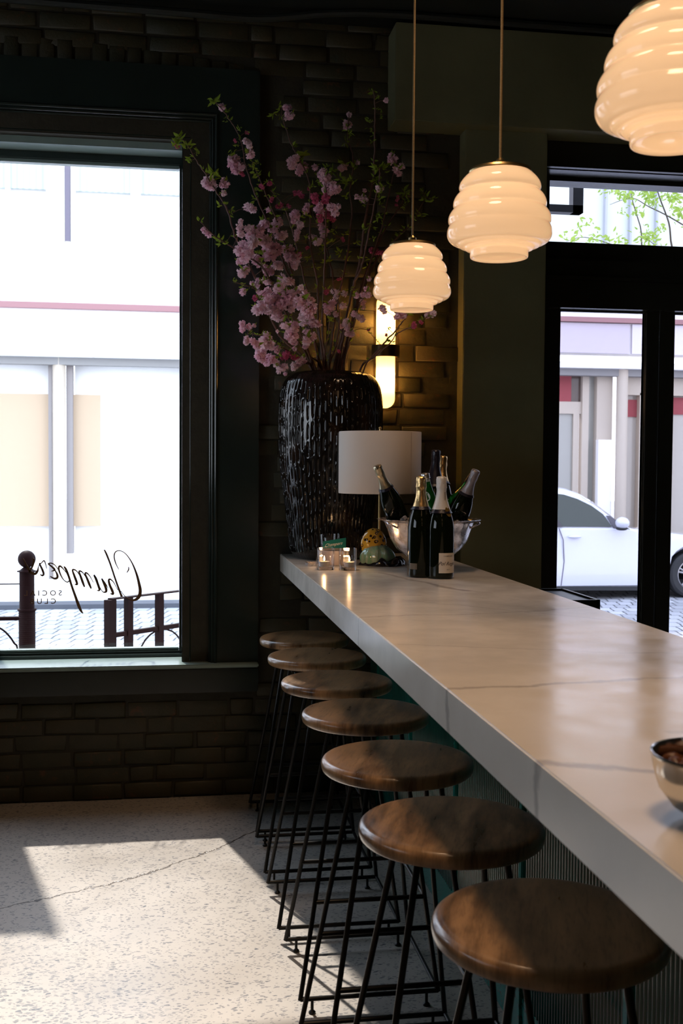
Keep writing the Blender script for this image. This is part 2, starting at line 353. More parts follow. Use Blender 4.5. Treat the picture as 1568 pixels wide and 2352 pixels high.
# ------------------------------------------------------------------ window_1 (left picture window)
r = struct(thing('window_1', '', ''), 'large picture window in wide dark green moulded casing', 'window')
cx0, cx1, cz0, cz1 = WX0-.32, .36, .565, 2.985
b = B()
def ring(b, x0, x1, z0, z1, w_, y0, y1, bottom=True, wt=None):
    wt = wt or w_
    b.box(x0, x0+w_, y0, y1, z0, z1); b.box(x1-w_, x1, y0, y1, z0, z1); b.box(x0+w_, x1-w_, y0, y1, z1-wt, z1)
    if bottom: b.box(x0+w_, x1-w_, y0, y1, z0, z0+w_)
ring(b, cx0, cx1, cz0, cz1, .185, D-.034, D+.02, False, .20)
b.build('casing', M_trim, r, smooth=False)
b = B()
for dx, rr, yy in ((.176, .007, D-.036), (.190, .006, D-.030), (.199, .005, D-.018)):
    x0, x1, z1 = cx0+dx, cx1-dx, cz1-dx-.012
    b.tube([(x0, yy, cz0), (x0, yy, z1)], rr, 10); b.tube([(x1, yy, cz0), (x1, yy, z1)], rr, 10); b.tube([(x0, yy, z1), (x1, yy, z1)], rr, 10)
b.build('moulding', M_trim, r)
b = B(); ring(b, cx0+.185, cx1-.185, cz0, cz1-.20+.015, .128, D+.004, D+.06, False, .09)
for x in (WX0-.035, WX1+.035):
    b.tube([(x-.004, D+.002, cz0), (x-.004, D+.002, 2.70)], .0035, 8)
b.tube([(WX0-.03, D+.002, 2.71), (WX1+.03, D+.002, 2.71)], .0035, 8)
b.build('inner_jamb', M_trim, r, smooth=False)
b = B(); b.box(WX0, WX1, D+.05, 4.84, 2.672, 2.70); b.box(WX1, WX1+.03, D+.05, 4.84, WZ0, 2.70); b.box(WX0-.03, WX0, D+.05, 4.84, WZ0, 2.70)
b.build('reveal', M_trim_lit, r, smooth=False)
b = B(); ring(b, WX0, WX1, .575, 2.672, .012, 4.73, 4.83, True, .028)
b.build('sash', M_trim, r, smooth=False)
b = B(); b.cbox(WX0, WX1-.012, 4.745, 4.79, .587, .598, .003); b.cbox(WX0, WX1-.012, 4.75, 4.79, 2.630, 2.645, .003)
b.build('glazing_bead', M_trim_lit, r)
B().box(WX0+.01, WX1-.01, 4.796, 4.802, .585, 2.65).build('pane', M_glass, r)
B().cbox(cx0, cx1, 4.50, 4.745, .549, .566, .004).build('sill_board', M_trim_lit, r)
b = B(); b.cbox(cx0, cx1, 4.515, D+.01, .47, .546, .003)
b.cbox(cx0, cx1, 4.53, D+.01, .443, .472, .004); b.box(WX0, WX1, 4.70, 4.735, .56, .578)
b.build('window_sill', M_trim, r)
# mirrored gilt lettering, read from the street
M_gilt = simple('gilt_lettering', (.20, .09, .035), .35, .5)
def gl(u, v, t): q = at(u/3.733, 1180+v/3.733, 4.795); return (q.x, 4.7955-t, q.z)
b = B()
for s_ in [[(1102,455,4),(1102,480,8),(1086,506,4)],
  [(1018,478,3),(990,420,7),(978,365,8),(990,328,7),(1025,317,5),(1075,342,5),(1128,415,8),(1168,510,13),(1192,600,18),(1202,665,22),(1188,715,22),(1150,740,14),(1108,733,6),(1066,702,4),(1036,662,3)],
  [(893,308,7),(912,345,12),(945,430,11),(985,550,11),(1020,650,13),(1044,712,15)],
  [(1010,655,3),(975,590,5),(945,562,9),(932,572,13),(942,615,15),(962,660,17),(968,688,14),(944,684,4)],
  [(928,640,3),(905,600,5),(872,556,7),(888,590,14),(908,640,17),(908,668,14),(880,668,5),(850,620,5),(830,560,6),(806,526,9),(822,560,14),(846,625,15),(852,655,12),(832,658,4)],
  [(800,590,3),(770,535,5),(742,508,9),(730,514,10),(748,560,14),(766,605,15),(782,642,9)],
  [(748,565,3),(715,512,5),(690,492,9),(678,498,10),(694,545,14),(710,590,15),(724,628,9)],
  [(692,545,3),(660,495,5),(634,479,9),(622,486,10),(638,535,14),(655,580,15),(660,605,13),(640,604,4)],
  [(548,452,6),(566,478,14),(590,540,14),(615,620,14),(645,705,16),(675,790,20),(696,835,14),(712,854,5)],
  [(598,572,8),(574,586,6),(540,560,5),(512,505,9),(503,462,11),(518,450,10),(548,480,4),(580,520,3)],
  [(500,480,3),(470,440,4),(438,424,7),(415,430,8),(440,450,10),(468,480,12),(440,493,3)],[(468,478,4),(490,520,12),(490,548,14),(466,556,12),(430,536,4)],
  [(400,470,3),(380,404,7),(352,425,5),(340,430,10),(362,478,13),(374,515,13),(362,530,10),(345,520,4)],
  [(340,430,4),(328,460,5),(322,490,13),(300,515,16),(262,500,16),(234,455,12),(212,415,8),(196,382,4)],
  [(280,378,5),(290,405,12),(278,450,12),(255,492,8),(246,505,3)]]:
    ribbon(b, [(x_, y_, w_*1.25+1.5) for x_, y_, w_ in s_], gl)
lt = b.build('lettering', M_gilt, r, smooth=False); lt['label'] = 'brown gilt script lettering, mirrored from inside'
def mirr(px, py, sc=1):
    q = at(px, py, 4.795)
    return Matrix.Translation((q.x, 4.795, q.z)) @ Matrix.Rotation(PI, 4, 'Z') @ Matrix.Rotation(PI/2, 4, 'X')
o = text('SOCIAL', .032, M_gilt, 'small_lettering', r, mirr(99, 1180+702/3.733), spacing=1.6)
o = text('CLUB', .032, M_gilt, 'small_lettering', r, mirr(99, 1180+772/3.733), spacing=1.6)

# ------------------------------------------------------------------ door wall
M_dtrim = painted('door_black_green', (.024, .025, .018), .22, .15, .02)
r = struct(thing('window_2', '', ''), 'black framed transom window above the doors', 'window')
b = B(); b.box(1.56, 3.0, 4.575, 4.62, 2.672, 2.80); b.box(1.56, 3.0, 4.60, 4.86, 2.672, 2.70); b.cbox(1.56, 3.0, 4.73, 4.84, 2.655, 2.674, .003)
b.box(1.56, 3.0, 4.74, 4.86, 2.30, 2.388); b.cbox(1.56, 3.0, 4.70, 4.85, 2.23, 2.31, .006); b.cbox(1.56, 3.0, 4.68, 4.85, 2.215, 2.232, .004); b.cbox(1.56, 3.0, 4.72, 4.85, 2.095, 2.22, .003)
b.box(1.56, 1.665, 4.74, 4.86, 2.38, 2.68); b.box(2.9, 3.0, 4.74, 4.86, 0, 2.68)
b.build('window_frame', M_dtrim, r, smooth=False)
B().box(1.66, 2.92, 4.797, 4.803, 2.38, 2.66).build('pane', M_tint, r)
def door(n, x0, x1, gx0, gx1, label):
    r = struct(thing('door_%d' % n, '', ''), label, 'door')
    b = B(); b.cbox(x0, gx0, 4.775, 4.825, .02, 2.1, .004); b.cbox(gx1, x1, 4.775, 4.825, .02, 2.1, .004)
    b.cbox(gx0, gx1, 4.775, 4.825, .02, .45, .003); b.box(gx0, gx1, 4.78, 4.82, 2.092, 2.1)
    b.build('door_frame', M_dtrim, r)
    b = B(); ring(b, gx0-.002, gx1+.002, .45, 2.097, .010, 4.79, 4.81); b.build('glazing_bead', M_steel, r)
    B().box(gx0, gx1, 4.798, 4.802, .45, 2.1).build('pane', M_tint, r); return r
door(1, 1.665, 2.21, 1.735, 2.150, 'glazed black door beside the pilaster, bar height view of the car')
door(2, 2.214, 2.80, 2.284, 2.70, 'second glazed black door at the right edge')
struct(B().box(1.562, 1.664, 4.74, 4.86, 0, 2.12).build('trim_4', M_dtrim, smooth=False), 'dark door jamb beside the pilaster', 'door jamb')

# ------------------------------------------------------------------ bar
t = thing('bar_counter', 'long bar with white veined marble top and green fluted glass front', 'bar', (.453, 4.56, 0))
def rel(bb, o): return bb.xf(Matrix.Translation(-Vector(o)))
bo = (.453, 4.56, 0)
rel(B().cbox(.453, 1.105, -1.2, 4.562, .94, 1.013, .0022), bo).build('countertop', M_marble, t)
rel(B().box(.90, 1.02, -1.15, 4.55, 0.0, .94), bo).build('body', M_black, t, smooth=False)
b = B(); y = -.6
PW = .62
while y < 4.5:
    y1 = min(y+PW, 4.55); s_ = .017; pts = []; n = int((y1-y-.03)/s_)
    x_ = .838
    for k in range(n):
        for q in range(6):
            a = PI*q/5; pts.append((x_-.006*math.sin(a)**.6, y+.015+s_*(k+.09+.82*q/5)))
    pts.append((x_, y+.015+s_*n)); pts += [(x_+.02, y+.015+s_*n), (x_+.02, y+.015)]
    o_ = len(b.v); nn = len(pts)
    b.v += [Vector((px, py, .11)) for px, py in pts]+[Vector((px, py, .93)) for px, py in pts]
    b.f += [(o_+i, o_+i+1, o_+nn+i+1, o_+nn+i) for i in range(nn-1)]
    y = y1
rel(b, bo).build('fluted_panel', M_green, t, ang=50)
b = B(); y = -.6
while y < 4.5: b.cbox(.828, .85, y-.012, y+.012, .0, .94, .003); y += PW
b.box(.856, .90, -.6, 4.55, .0, .94)
rel(b, bo).build('panel_frame', M_greentile, t)
rel(B().cbox(.834, .87, -.6, 4.55, 0, .11, .003), bo).build('kick_plate', M_greentile, t)

# ------------------------------------------------------------------ stools
def make_stool():
    t = thing('bar_stool', '', 'bar stool')
    prof = [(0, .696), (.160, .696), (.1655, .6975), (.169, .701), (.1705, .706), (.1712, .712), (.1705, .7175), (.1680, .7222), (.1640, .7252), (.1590, .7268), (.152, .7275), (0, .7275)]
    b = B(); b.lathe([(max(r_, 1e-5), z_) for r_, z_ in prof], n=72)
    b.build('seat', M_wood, t, ang=50)
    hb, ht = .178, .080
    for sx in (-1, 1):
        for sy in (-1, 1):
            B().tube([(sx*hb-.015, sy*hb, .035), (sx*ht, sy*ht, .692)], .0062, 10).build('leg', M_black, t)
    def lp(sx, sy, z):
        f = (z-.035)/(.692-.035); return Vector((sx*hb-.015+(sx*ht-sx*hb+.015)*f, sy*(hb+(ht-hb)*f), z))
    for sy in (-1, 1):
        b = B().tube([lp(-1, sy, .037), lp(1, sy, .037)], .0062, 10)
        b.build('base_rail', M_black, t)
        B().tube([lp(-1, sy, .27), lp(1, sy, .27)], .0062, 10).build('footrest', M_black, t)
    B().tube([lp(1, -1, .037), lp(1, 1, .037)], .0055, 10).build('base_rail', M_black, t)
    B().tube([lp(1, -1, .27), lp(1, 1, .27)], .0055, 10).build('footrest', M_black, t)
    for sx in (-1, 1):
        for sy in (-1, 1):
            q = lp(sx, sy, .037); B().lathe([(1e-4, 0), (.009, 0), (.009, .004), (.004, .009), (.004, .032), (1e-4, .032)], (q.x-sx*.03, q.y, 0), 14).build('leveller_foot', M_black, t)
    b = B().cbox(-.10, .10, -.10, .10, .685, .6915, .002); b.build('seat_plate', M_black, t)
    return t
sp_ = [(.508, 4.165, 'walnut topped bar stool farthest away, closest to the brick wall'),
       (.503, 3.755, 'walnut topped bar stool second from the wall, beside the end of the marble bar'),
       (.505, 3.31, 'walnut topped bar stool third from the brick wall'),
       (.517, 2.875, 'walnut topped bar stool in the middle of the row of seven'),
       (.505, 2.40, 'walnut topped bar stool third nearest the camera'),
       (.512, 1.945, 'walnut topped bar stool second nearest the camera'),
       (.543, 1.50, 'walnut topped bar stool nearest the camera, partly under the marble counter')]
st0 = make_stool()
for i, (x, y, lab) in enumerate(sp_):
    o = st0 if i == 0 else copy_tree(st0)
    o.location = (x, y, 0); o['label'] = lab; o['group'] = 'bar stools along the marble counter'

# unseen high-backed bench, added along the left to shade the floor by the wall
M_seatf = painted('dark_green_leather', (.012, .03, .025), .45, .3, .2, 30)
t = thing('shade_bench', 'dark green high-backed bench added out of view to shade the floor', 'bench', (-1.45, 2.4, 0))
B().cbox(.12, .22, -2.0, 1.9, 0, 1.32, .02).build('backrest', M_seatf, t)
B().cbox(-.35, .12, -2.0, 1.9, .12, .46, .03).build('seat', M_seatf, t)
B().box(-.30, .10, -1.95, 1.85, 0, .12).build('plinth', M_black, t, smooth=False)

# ------------------------------------------------------------------ pendants
M_cord = painted('gold_fabric_cord', (.30, .19, .07), .6, .4, .3, 300)
def make_pendant():
    t = thing('pendant_lamp', '', 'pendant lamp')
    pr = [(1e-5, .006), (.030, .005), (.056, .004), (.0605, .001), (.0635, .0005), (.0648, .004), (.0648, .0125), (.066, .0165), (.074, .0185), (.0775, .0215), (.079, .0245), (.088, .0255), (.0925, .0285), (.094, .0315),
          (.102, .0325), (.110, .0375), (.1155, .046), (.117, .055), (.116, .063), (.1135, .0695), (.1118, .0735), (.1136, .078), (.1146, .084), (.1135, .092), (.109, .101), (.1035, .108), (.1022, .111),
          (.1035, .115), (.1040, .1205), (.102, .129), (.097, .138), (.0895, .1455), (.0875, .1485), (.090, .152), (.0912, .157), (.089, .166), (.082, .176), (.074, .184), (.068, .189), (.066, .192)]
    b = B(); P = catmull([Vector((a, z_, 0)) for a, z_ in pr], 2); b.lathe([(max(q.x, 1e-5), q.y) for q in P], n=72)
    sh = b.build('lamp_shade', M_opal, t, ang=70)
    B().lathe([(.0685, .188), (.070, .191), (.068, .196), (.045, .199), (.012, .201), (.011, .215), (.005, .222), (1e-5, .222)], n=40).build('cap', M_brass, t)
    B().tube([(0, 0, .22), (0, 0, 3.2-PZ)], .0032, 8).build('cord', M_cord, t)
    B().sphere((0, 0, .105), .022, 16, 10).build('bulb', simple('bulb_glass', (1, .85, .6), .3, ecol=(1, .75, .45), estr=6), t)
    l = lamp('bulb_light', None, 2.7, (1, .76, .47), .022); lo = bpy.data.objects.new('bulb_light', l); C.objects.link(lo); lo.parent = t; lo.location = (0, 0, .105)
    return t
PZ = 1.849
pd = make_pendant()
for i, (x, y, lab) in enumerate([(.7145, 3.245, 'smallest looking glowing opal glass pendant, farthest along the bar above the vase lamp'), (.728, 2.403, 'middle glowing ribbed opal glass pendant over the bar'), (.740, 1.56, 'nearest glowing opal glass pendant, cut off at the top right')]):
    o = pd if i == 0 else copy_tree(pd); o.location = (x, y, PZ+(.013 if i == 2 else 0)); o['label'] = lab; o['group'] = 'opal beehive pendants over the bar'
for y, lab in ((.73, 'opal glass pendant over the bar beside the viewer, outside the photo'), (-.11, 'opal glass pendant over the bar behind the viewer, outside the photo')):
    o = copy_tree(pd); o.location = (.74, y, PZ); o['label'] = lab; o['group'] = 'opal beehive pendants over the bar'

# ------------------------------------------------------------------ ceiling spots above the bar (above the picture's top edge)
for i, (x, y, pw_) in enumerate(SPOTS):
    t = thing('ceiling_spotlight', 'small black ceiling spotlight over the bar, %s' % ('farthest from the viewer', 'between the other two', 'behind the viewer')[i], 'spotlight', (x, y, RZ), group='ceiling spots over the bar')
    B().lathe([(1e-4, 0), (.045, 0), (.045, -.012), (1e-4, -.012)], n=28).build('base', M_black, t)
    B().lathe([(.030, -.012), (.038, -.02), (.038, -.11), (.034, -.11), (.032, -.03), (1e-4, -.03)], n=28).build('can', M_black, t)
    l = bpy.data.lights.new('spot_light', 'SPOT'); l.energy = pw_; l.color = (1, .66, .40); l.spot_size = math.radians(88); l.spot_blend = .9; l.shadow_soft_size = .20
    lo = bpy.data.objects.new('spot_light', l); C.objects.link(lo); lo.parent = t; lo.location = (0, 0, -.115)
    lo.rotation_euler = Vector((-.10, .12, -1)).to_track_quat('-Z', 'Y').to_euler()

# ------------------------------------------------------------------ wall sconce
sc = at(888, 806, 4.47); sc = Vector((sc.x, D, sc.z))
t = thing('wall_sconce', 'glowing capsule glass wall sconce with dark bronze band behind the vase', 'wall lamp', sc)
hh = .235; cyl = [(1e-5, -hh)] + [(.040*math.sin(a*PI/16), -hh+.04-.04*math.cos(a*PI/16)) for a in range(1, 9)] + [(.040, -.0), (.040, hh-.04)] + [(.040*math.cos(a*PI/16), hh-.04+.04*math.sin(a*PI/16)) for a in range(1, 8)] + [(1e-5, hh)]
B().lathe(cyl, (0, -.075, 0), 32).build('glass_tube', M_sconce, t, ang=60)
sh2 = [(r_*1.32 if r_ > .001 else r_, z_*1.055) for r_, z_ in cyl]
B().lathe(sh2, (.002, -.075, 0), 32).build('outer_glass', glassy('smoky_clear_glass', (.93, .86, .72)), t, ang=60)
B().lathe([(.054, -.024), (.058, -.024), (.058, .024), (.054, .024)], (.0, -.075, 0), 48).build('band', M_bronze, t)
B().cbox(-.03, .03, -.03, 0, -.05, .05, .006).build('wall_bracket', M_bronze, t)
for zz in (-.12, .12):
    l = lamp('tube_light', None, 4.3, (1, .58, .22), .03); lo = bpy.data.objects.new('tube_light', l); C.objects.link(lo); lo.parent = t; lo.location = (0, -.075, zz)

# ------------------------------------------------------------------ vase
ZB = 1.013
g = G('black_glazed_ceramic'); p = g.co(); n_ = g.noise(p, 9, 5, .65)
c = g.mix(g.mr(n_, .52, .7), (.008, .006, .005), (.030, .015, .008)); g.set(col=c, rough=g.mr(g.noise(p, 30, 4), .35, .7, .04, .18), normal=g.bump(g.noise(p, 45, 4), .05, .006), spec=.6); M_vase = g.m
t = thing('floral_vase', 'huge black glazed ceramic vase with carved vertical grooves on bar end', 'vase', (.632, 4.352, ZB))
VP = [(.126, .0), (.138, .004), (.150, .020), (.160, .045), (.172, .14), (.186, .245), (.196, .32), (.204, .41), (.208, .50), (.2085, .58), (.205, .635), (.194, .688), (.178, .715), (.160, .730), (.146, .736)]
P = catmull([Vector((a, z_, 0)) for a, z_ in VP], 12)
NV = 600; NC = 60
def groove(q, a, r_, z_):
    if z_ < .02 or z_ > .70: f_ = 0
    else:
        k = a/(2*PI)*NC; i = int(k); fr_ = abs(k-i-.5)*2
        ph = (z_*14 + (i*0.5) + .23*math.sin(i*2.4)) ; seg = ph-math.floor(ph)
        e = min(1, max(0, min(seg, .70-seg)/.08)); f_ = e*max(0, 1-(fr_/.42)**2)
        f_ *= min(1, (z_-.02)/.03, (.70-z_)/.02)
    wob = noise.noise(Vector((q.x*9, q.y*9, z_*6)))*.0022
    return Vector((q.x, q.y, q.z)) * 1 + Vector((math.cos(a), math.sin(a), 0))*(-.0050*f_+wob+.0012*noise.noise(Vector((a*30, z_*14, 2))))
b = B(); b.lathe([(q.x, q.y) for q in P], n=NV, fn=groove)
b.lathe([(.146, .736), (.140, .738), (.134, .733), (.130, .70), (.13, .45)], n=NV); b.lathe([(.13, .45), (1e-4, .45)], n=NV); b.lathe([(1e-4, 0), (.126, 0)], n=NV)
b.build('vessel', M_vase, t, ang=80, recalc=False)

# ------------------------------------------------------------------ cherry branches
M_bark = painted('cherry_bark', (.17, .08, .055), .55, .5, .5, 60)
def petal_mat(name, c0, c1):
    g = G(name); p = g.co(); oi = g.new('ShaderNodeObjectInfo').outputs['Random']
    f_ = g.math('ADD', g.math('MULTIPLY', oi, .5), g.mr(g.noise(p, 3, 3), .35, .65, 0, .5)); col = g.mix(f_, c0, c1)
    df = g.new('ShaderNodeBsdfDiffuse'); g.put(df.inputs[0], col); tl = g.new('ShaderNodeBsdfTranslucent'); g.put(tl.inputs[0], col)
    mx = g.new('ShaderNodeMixShader'); mx.inputs[0].default_value = .28; g.put(mx.inputs[1], df.outputs[0]); g.put(mx.inputs[2], tl.outputs[0]); g.put(g.out.inputs[0], mx.outputs[0]); return g.m
M_petal = petal_mat('pale_pink_petals', (1.0, .86, .88), (.95, .58, .72)); M_petal2 = petal_mat('deep_pink_petals', (.80, .22, .36), (.62, .12, .25))
M_leaf = petal_mat('young_leaves', (.36, .46, .05), (.17, .27, .04))
def pompom(b, c, r, rr, n=42):
    c = Vector(c)
    for i in range(n):
        zz = 1-2*(i+.5)/n; a = i*2.399963+rr.random(); s_ = math.sqrt(1-zz*zz)
        d = Vector((s_*math.cos(a), s_*math.sin(a), zz)); d = (d+Vector([rr.uniform(-.25, .25) for _ in range(3)])).normalized()
        u = d.orthogonal().normalized(); u.rotate(Matrix.Rotation(rr.uniform(0, 6.28), 3, d)); v = d.cross(u)
        L = r*rr.uniform(.74, 1.24); wd = r*rr.uniform(.26, .42); bend = u*r*rr.uniform(.15, .5)
        p0 = c+d*r*.25
        pts = [p0-v*wd*.3, p0+v*wd*.3, c+d*L*.72+v*wd+bend*.3, c+d*L*.72-v*wd+bend*.3, c+d*L+v*wd*.75+bend, c+d*L*.9+bend*.9, c+d*L-v*wd*.75+bend]
        b.add(pts, [(0, 1, 2, 3), (3, 2, 4, 5), (3, 5, 6)])
def cluster_mesh(k, seed, mat, name):
    rr = random.Random(seed); b = B(); pts = []
    for i in range(k):
        for _ in range(20):
            q = Vector([rr.uniform(-.62, .62) for _ in range(3)])
            if all((q-o_).length > .62 for o_ in pts): break
        if k == 1: q = Vector((0, 0, 0))
        pts.append(q); pompom(b, q, .66 if k > 1 else .9, rr)
    o = b.build(name, mat, recalc=False, smooth=False); me = o.data; bpy.data.objects.remove(o); return me
CL = {1: [cluster_mesh(1, s_, M_petal, 'blossom') for s_ in (1, 2)], 3: [cluster_mesh(3, s_, M_petal, 'blossom') for s_ in (3, 4, 5)], 5: [cluster_mesh(5, s_, M_petal, 'blossom') for s_ in (6, 7, 8)]}
CD = [cluster_mesh(2, s_, M_petal2, 'blossom') for s_ in (11, 12, 13)]
def leaf(b, base, d, L, rr):
    d = d.normalized(); u = d.orthogonal().normalized(); u.rotate(Matrix.Rotation(rr.uniform(0, 6.28), 3, d)); v = d.cross(u); w_ = L*rr.uniform(.16, .24)
    f = u*L*.10; c = u*L*rr.uniform(-.25, .1)
    p = [base, base+d*L*.35+v*w_+f, base+d*L*.35+c*.2, base+d*L*.35-v*w_+f, base+d*L*.7+v*w_*.7+f+c*.5, base+d*L*.7+c*.5, base+d*L*.7-v*w_*.7+f+c*.5, base+d*L+c]
    b.add(p, [(0, 1, 2), (0, 2, 3), (1, 4, 5, 2), (2, 5, 6, 3), (4, 7, 5), (5, 7, 6)])
def cc(x, y): return (400+x/2.529, 200+y/2.529)
def branch(label, path, ytip, blossoms, leaves, r0=.0055, ybase=4.33, twigs=True):
    """path, blossoms (x, y, size px[, 'd']) and leaf tufts are given on the close view of the bouquet, lowest point first"""
    rr = random.Random(len(label)*7+int(path[-1][0]))
    P = []
    for i, (x, y) in enumerate(path):
        f_ = i/(len(path)-1); Y = ybase+(ytip-ybase)*f_; P.append(at(*cc(x, y), Y))
    t = thing('cherry_branch', label, 'branch', P[0], group='blossoming cherry branches in the tall vase')
    root = Vector((.630+(P[0].x-.63)*.45, 4.345, 1.50)); b0 = P[0].copy()
    pts = [root]+P; cur = catmull(pts, 7)
    cur = [q+Vector([rr.uniform(-.0018, .0018) for _ in range(3)]) for q in cur]
    n = len(cur); rs = [r0*(1-.72*i/(n-1)) for i in range(n)]
    bb = B().tube(cur, rs, 7)
    lb = B(); nl = 0
    def near(q):
        return min(cur, key=lambda c_: (c_-q).length)
    def Yat(x, y):
        px = cc(x, y); best = min(range(len(path)), key=lambda i: (path[i][0]-x)**2+(path[i][1]-y)**2)
        return P[best].y
    for bl in blossoms:
        x, y, s_ = bl[:3]; Y = min(4.50, Yat(x, y)+rr.uniform(-.05, .03)); q = at(*cc(x, y), Y)
        R_ = s_/2.529/F*Y; me = rr.choice(CD) if len(bl) > 3 else rr.choice(CL[1] if s_ < 26 else CL[3] if s_ < 44 else CL[5])
        o = bpy.data.objects.new('blossom', me); C.objects.link(o); o.parent = t; o.location = q-b0
        o.rotation_euler = [rr.uniform(0, 6.28) for _ in range(3)]; o.scale = (R_, R_, R_)
        k = near(q)
        if (k-q).length > .01: bb.tube([k, (k+q)/2+Vector((0, 0, .005)), q], .0011, 5)
        for _ in range(rr.randint(0, 2)):
            leaf(lb, q, Vector((rr.uniform(-1, 1), rr.uniform(-1, .3), rr.uniform(0, 1))), R_*1.6, rr); nl += 1
    for lf in leaves:
        x, y, s_ = lf; Y = min(4.50, Yat(x, y)+rr.uniform(-.03, .03)); q = at(*cc(x, y), Y); k = near(q)
        if (k-q).length > .012: bb.tube([k, q], .0010, 5)
        for _ in range(6 if s_ < 30 else 10):
            leaf(lb, q+Vector([rr.uniform(-.008, .008) for _ in range(3)]), Vector((rr.uniform(-1, 1), rr.uniform(-.8, .8), rr.uniform(-.6, 1))), s_/2.529/F*Y*rr.uniform(.85, 1.55), rr); nl += 1
    # little leaf shoots along the upper stem
    for i in range(n//3, n, 3):
        if rr.random() < .5:
            for _ in range(2): leaf(lb, cur[i], Vector((rr.uniform(-1, 1), rr.uniform(-.8, .8), rr.uniform(-.2, 1))), rr.uniform(.014, .028), rr); nl += 1
    M0 = Matrix.Translation(-b0)
    bb.xf(M0).build('stem', M_bark, t, ang=80)
    if nl: lb.xf(M0).build('foliage', M_leaf, t, recalc=False, smooth=False)
    return t
BR = 'blossoming cherry branch '
branch(BR+'reaching farthest left to the window edge', [(800,1640),(610,1440),(500,1180),(375,905),(350,860),(310,720),(240,600),(185,510),(130,430),(80,340),(25,285)], 4.05,
  [(210,560,44),(288,560,32),(15,345,20,'d'),(288,615,20),(400,1075,40),(380,1015,24),(430,700,34),(480,1010,38),(540,1055,36),(480,1150,22),(450,1140,16)], [(30,300,36),(80,345,32),(90,430,28),(130,380,24),(235,500,40),(270,680,24),(340,710,18),(10,330,30)])
branch(BR+'with drooping tip low at the left of the bouquet', [(820,1640),(640,1300),(520,1060),(380,960),(300,905),(240,870),(150,780)], 3.98, [(185,840,28),(420,960,50),(450,895,40),(400,820,36),(385,780,18)], [(265,900,32),(150,780,26),(490,955,22)])
branch(BR+'rising high at the left with tip near casing top', [(840,1640),(800,1400),(720,1190),(650,1060),(600,920),(520,740),(470,620),(415,460),(380,290),(300,160),(240,90)], 4.12,
  [(275,115,24),(430,335,30),(437,388,32),(330,420,24),(360,455,46),(392,500,17,'d'),(350,315,13,'d'),(425,265,14,'d'),(520,800,36),(545,715,18),(555,960,56),(480,860,46),(520,890,44),(610,860,34)],
  [(235,80,40),(345,375,26),(365,340,22),(470,500,28),(460,470,24),(490,600,28),(310,135,24),(300,190,16),(470,655,24),(490,440,18),(380,250,18)])
branch(BR+'just right of the high left one, pink buds midway', [(850,1640),(790,1420),(700,1150),(640,900),(575,730),(520,590),(450,430)], 4.22, [(515,575,20,'d'),(555,560,22,'d'),(600,790,42),(575,820,28),(680,980,50),(640,940,24),(590,1040,34),(560,650,18,'d'),(600,690,18,'d')], [(550,540,24),(480,520,22),(585,620,20),(560,740,20)])
branch(BR+'with pale flowers at its tip against the brick', [(870,1640),(840,1400),(835,1240),(830,1130),(790,900),(790,640),(775,520),(725,420),(680,330),(635,200),(620,110)], 4.30,
  [(655,120,26),(670,160,28),(650,180,18),(700,430,40),(745,470,38),(818,465,22),(765,705,32),(780,590,14,'d'),(830,900,26),(770,930,15,'d')], [(580,155,28),(612,115,24),(610,180,18),(745,400,40),(760,750,26),(690,335,18),(800,570,28),(770,880,22)])
branch(BR+'carrying the deep rose pompom cluster in centre', [(880,1640),(860,1400),(870,1100),(880,850),(880,700),(880,600),(860,510)], 4.20,
  [(870,520,34),(890,585,36),(925,590,40),(820,640,36,'d'),(880,650,36,'d'),(850,700,36),(935,710,36),(895,740,42,'d'),(850,765,28,'d'),(925,765,30,'d'),(850,510,24),(860,830,34),(710,860,28),(730,800,26)], [(920,490,30),(980,560,28),(960,530,24),(830,550,24),(880,470,26)])
branch(BR+'with dark foliage upright behind the centre', [(900,1640),(940,1300),(1000,1000),(1030,750),(1020,600),(1040,420),(1010,300),(1015,160)], 4.46, [(1015,160,18),(1000,218,30),(985,462,30),(1062,440,18)], [(1015,270,34),(990,330,28),(1050,460,30),(990,560,32),(960,430,26),(1030,540,28),(1000,640,24)])
branch(BR+'tallest and straight at the right, brown bark', [(930,1640),(1010,1300),(1080,1000),(1110,760),(1150,560),(1160,430),(1165,250),(1165,80),(1155,20)], 4.30, [(1230,78,17),(1095,650,28),(1105,600,14)], [(1190,45,26),(1150,20,22),(1210,160,26),(1130,200,24),(1130,240,18),(1150,315,20),(1170,130,18)], r0=.0075)
branch(BR+'leafy, crossing in front at the right', [(950,1640),(1000,1350),(1040,1150),(1085,1050),(1120,900),(1150,740),(1190,540),(1190,470)], 4.12, [(1190,585,26),(1130,1115,17),(1060,640,18)], [(1180,470,38),(1220,465,34),(1170,540,34),(1200,600,30),(1100,680,22),(1185,750,32),(1190,650,26),(1150,800,24),(1100,820,26),(1150,880,18)], r0=.0065)
branch(BR+'with two violet-pink blooms beside the pendant cord', [(960,1640),(1100,1150),(1195,850),(1230,700),(1270,520),(1280,440)], 4.38, [(1262,418,34),(1300,475,30)], [(1265,445,20),(1225,480,26),(1240,560,18),(1210,680,20)])
branch(BR+'with small buds right of centre', [(970,1640),(1080,1180),(1190,900),(1250,780),(1320,680),(1345,610)], 4.40, [(1292,655,14,'d'),(1290,685,12,'d'),(1300,635,10,'d')], [(1340,612,36),(1370,600,24),(1330,700,26),(1340,660,22)])
branch(BR+'leaning farthest right behind the small pendant', [(985,1640),(1080,1250),(1165,1020),(1280,890),(1370,800),(1430,700),(1460,640)], 4.42, [(1160,965,30,'d'),(1200,955,22,'d')], [(1455,640,36),(1500,650,26),(1430,740,30),(1390,780,26),(1300,860,24),(1440,600,26),(1330,830,22)])
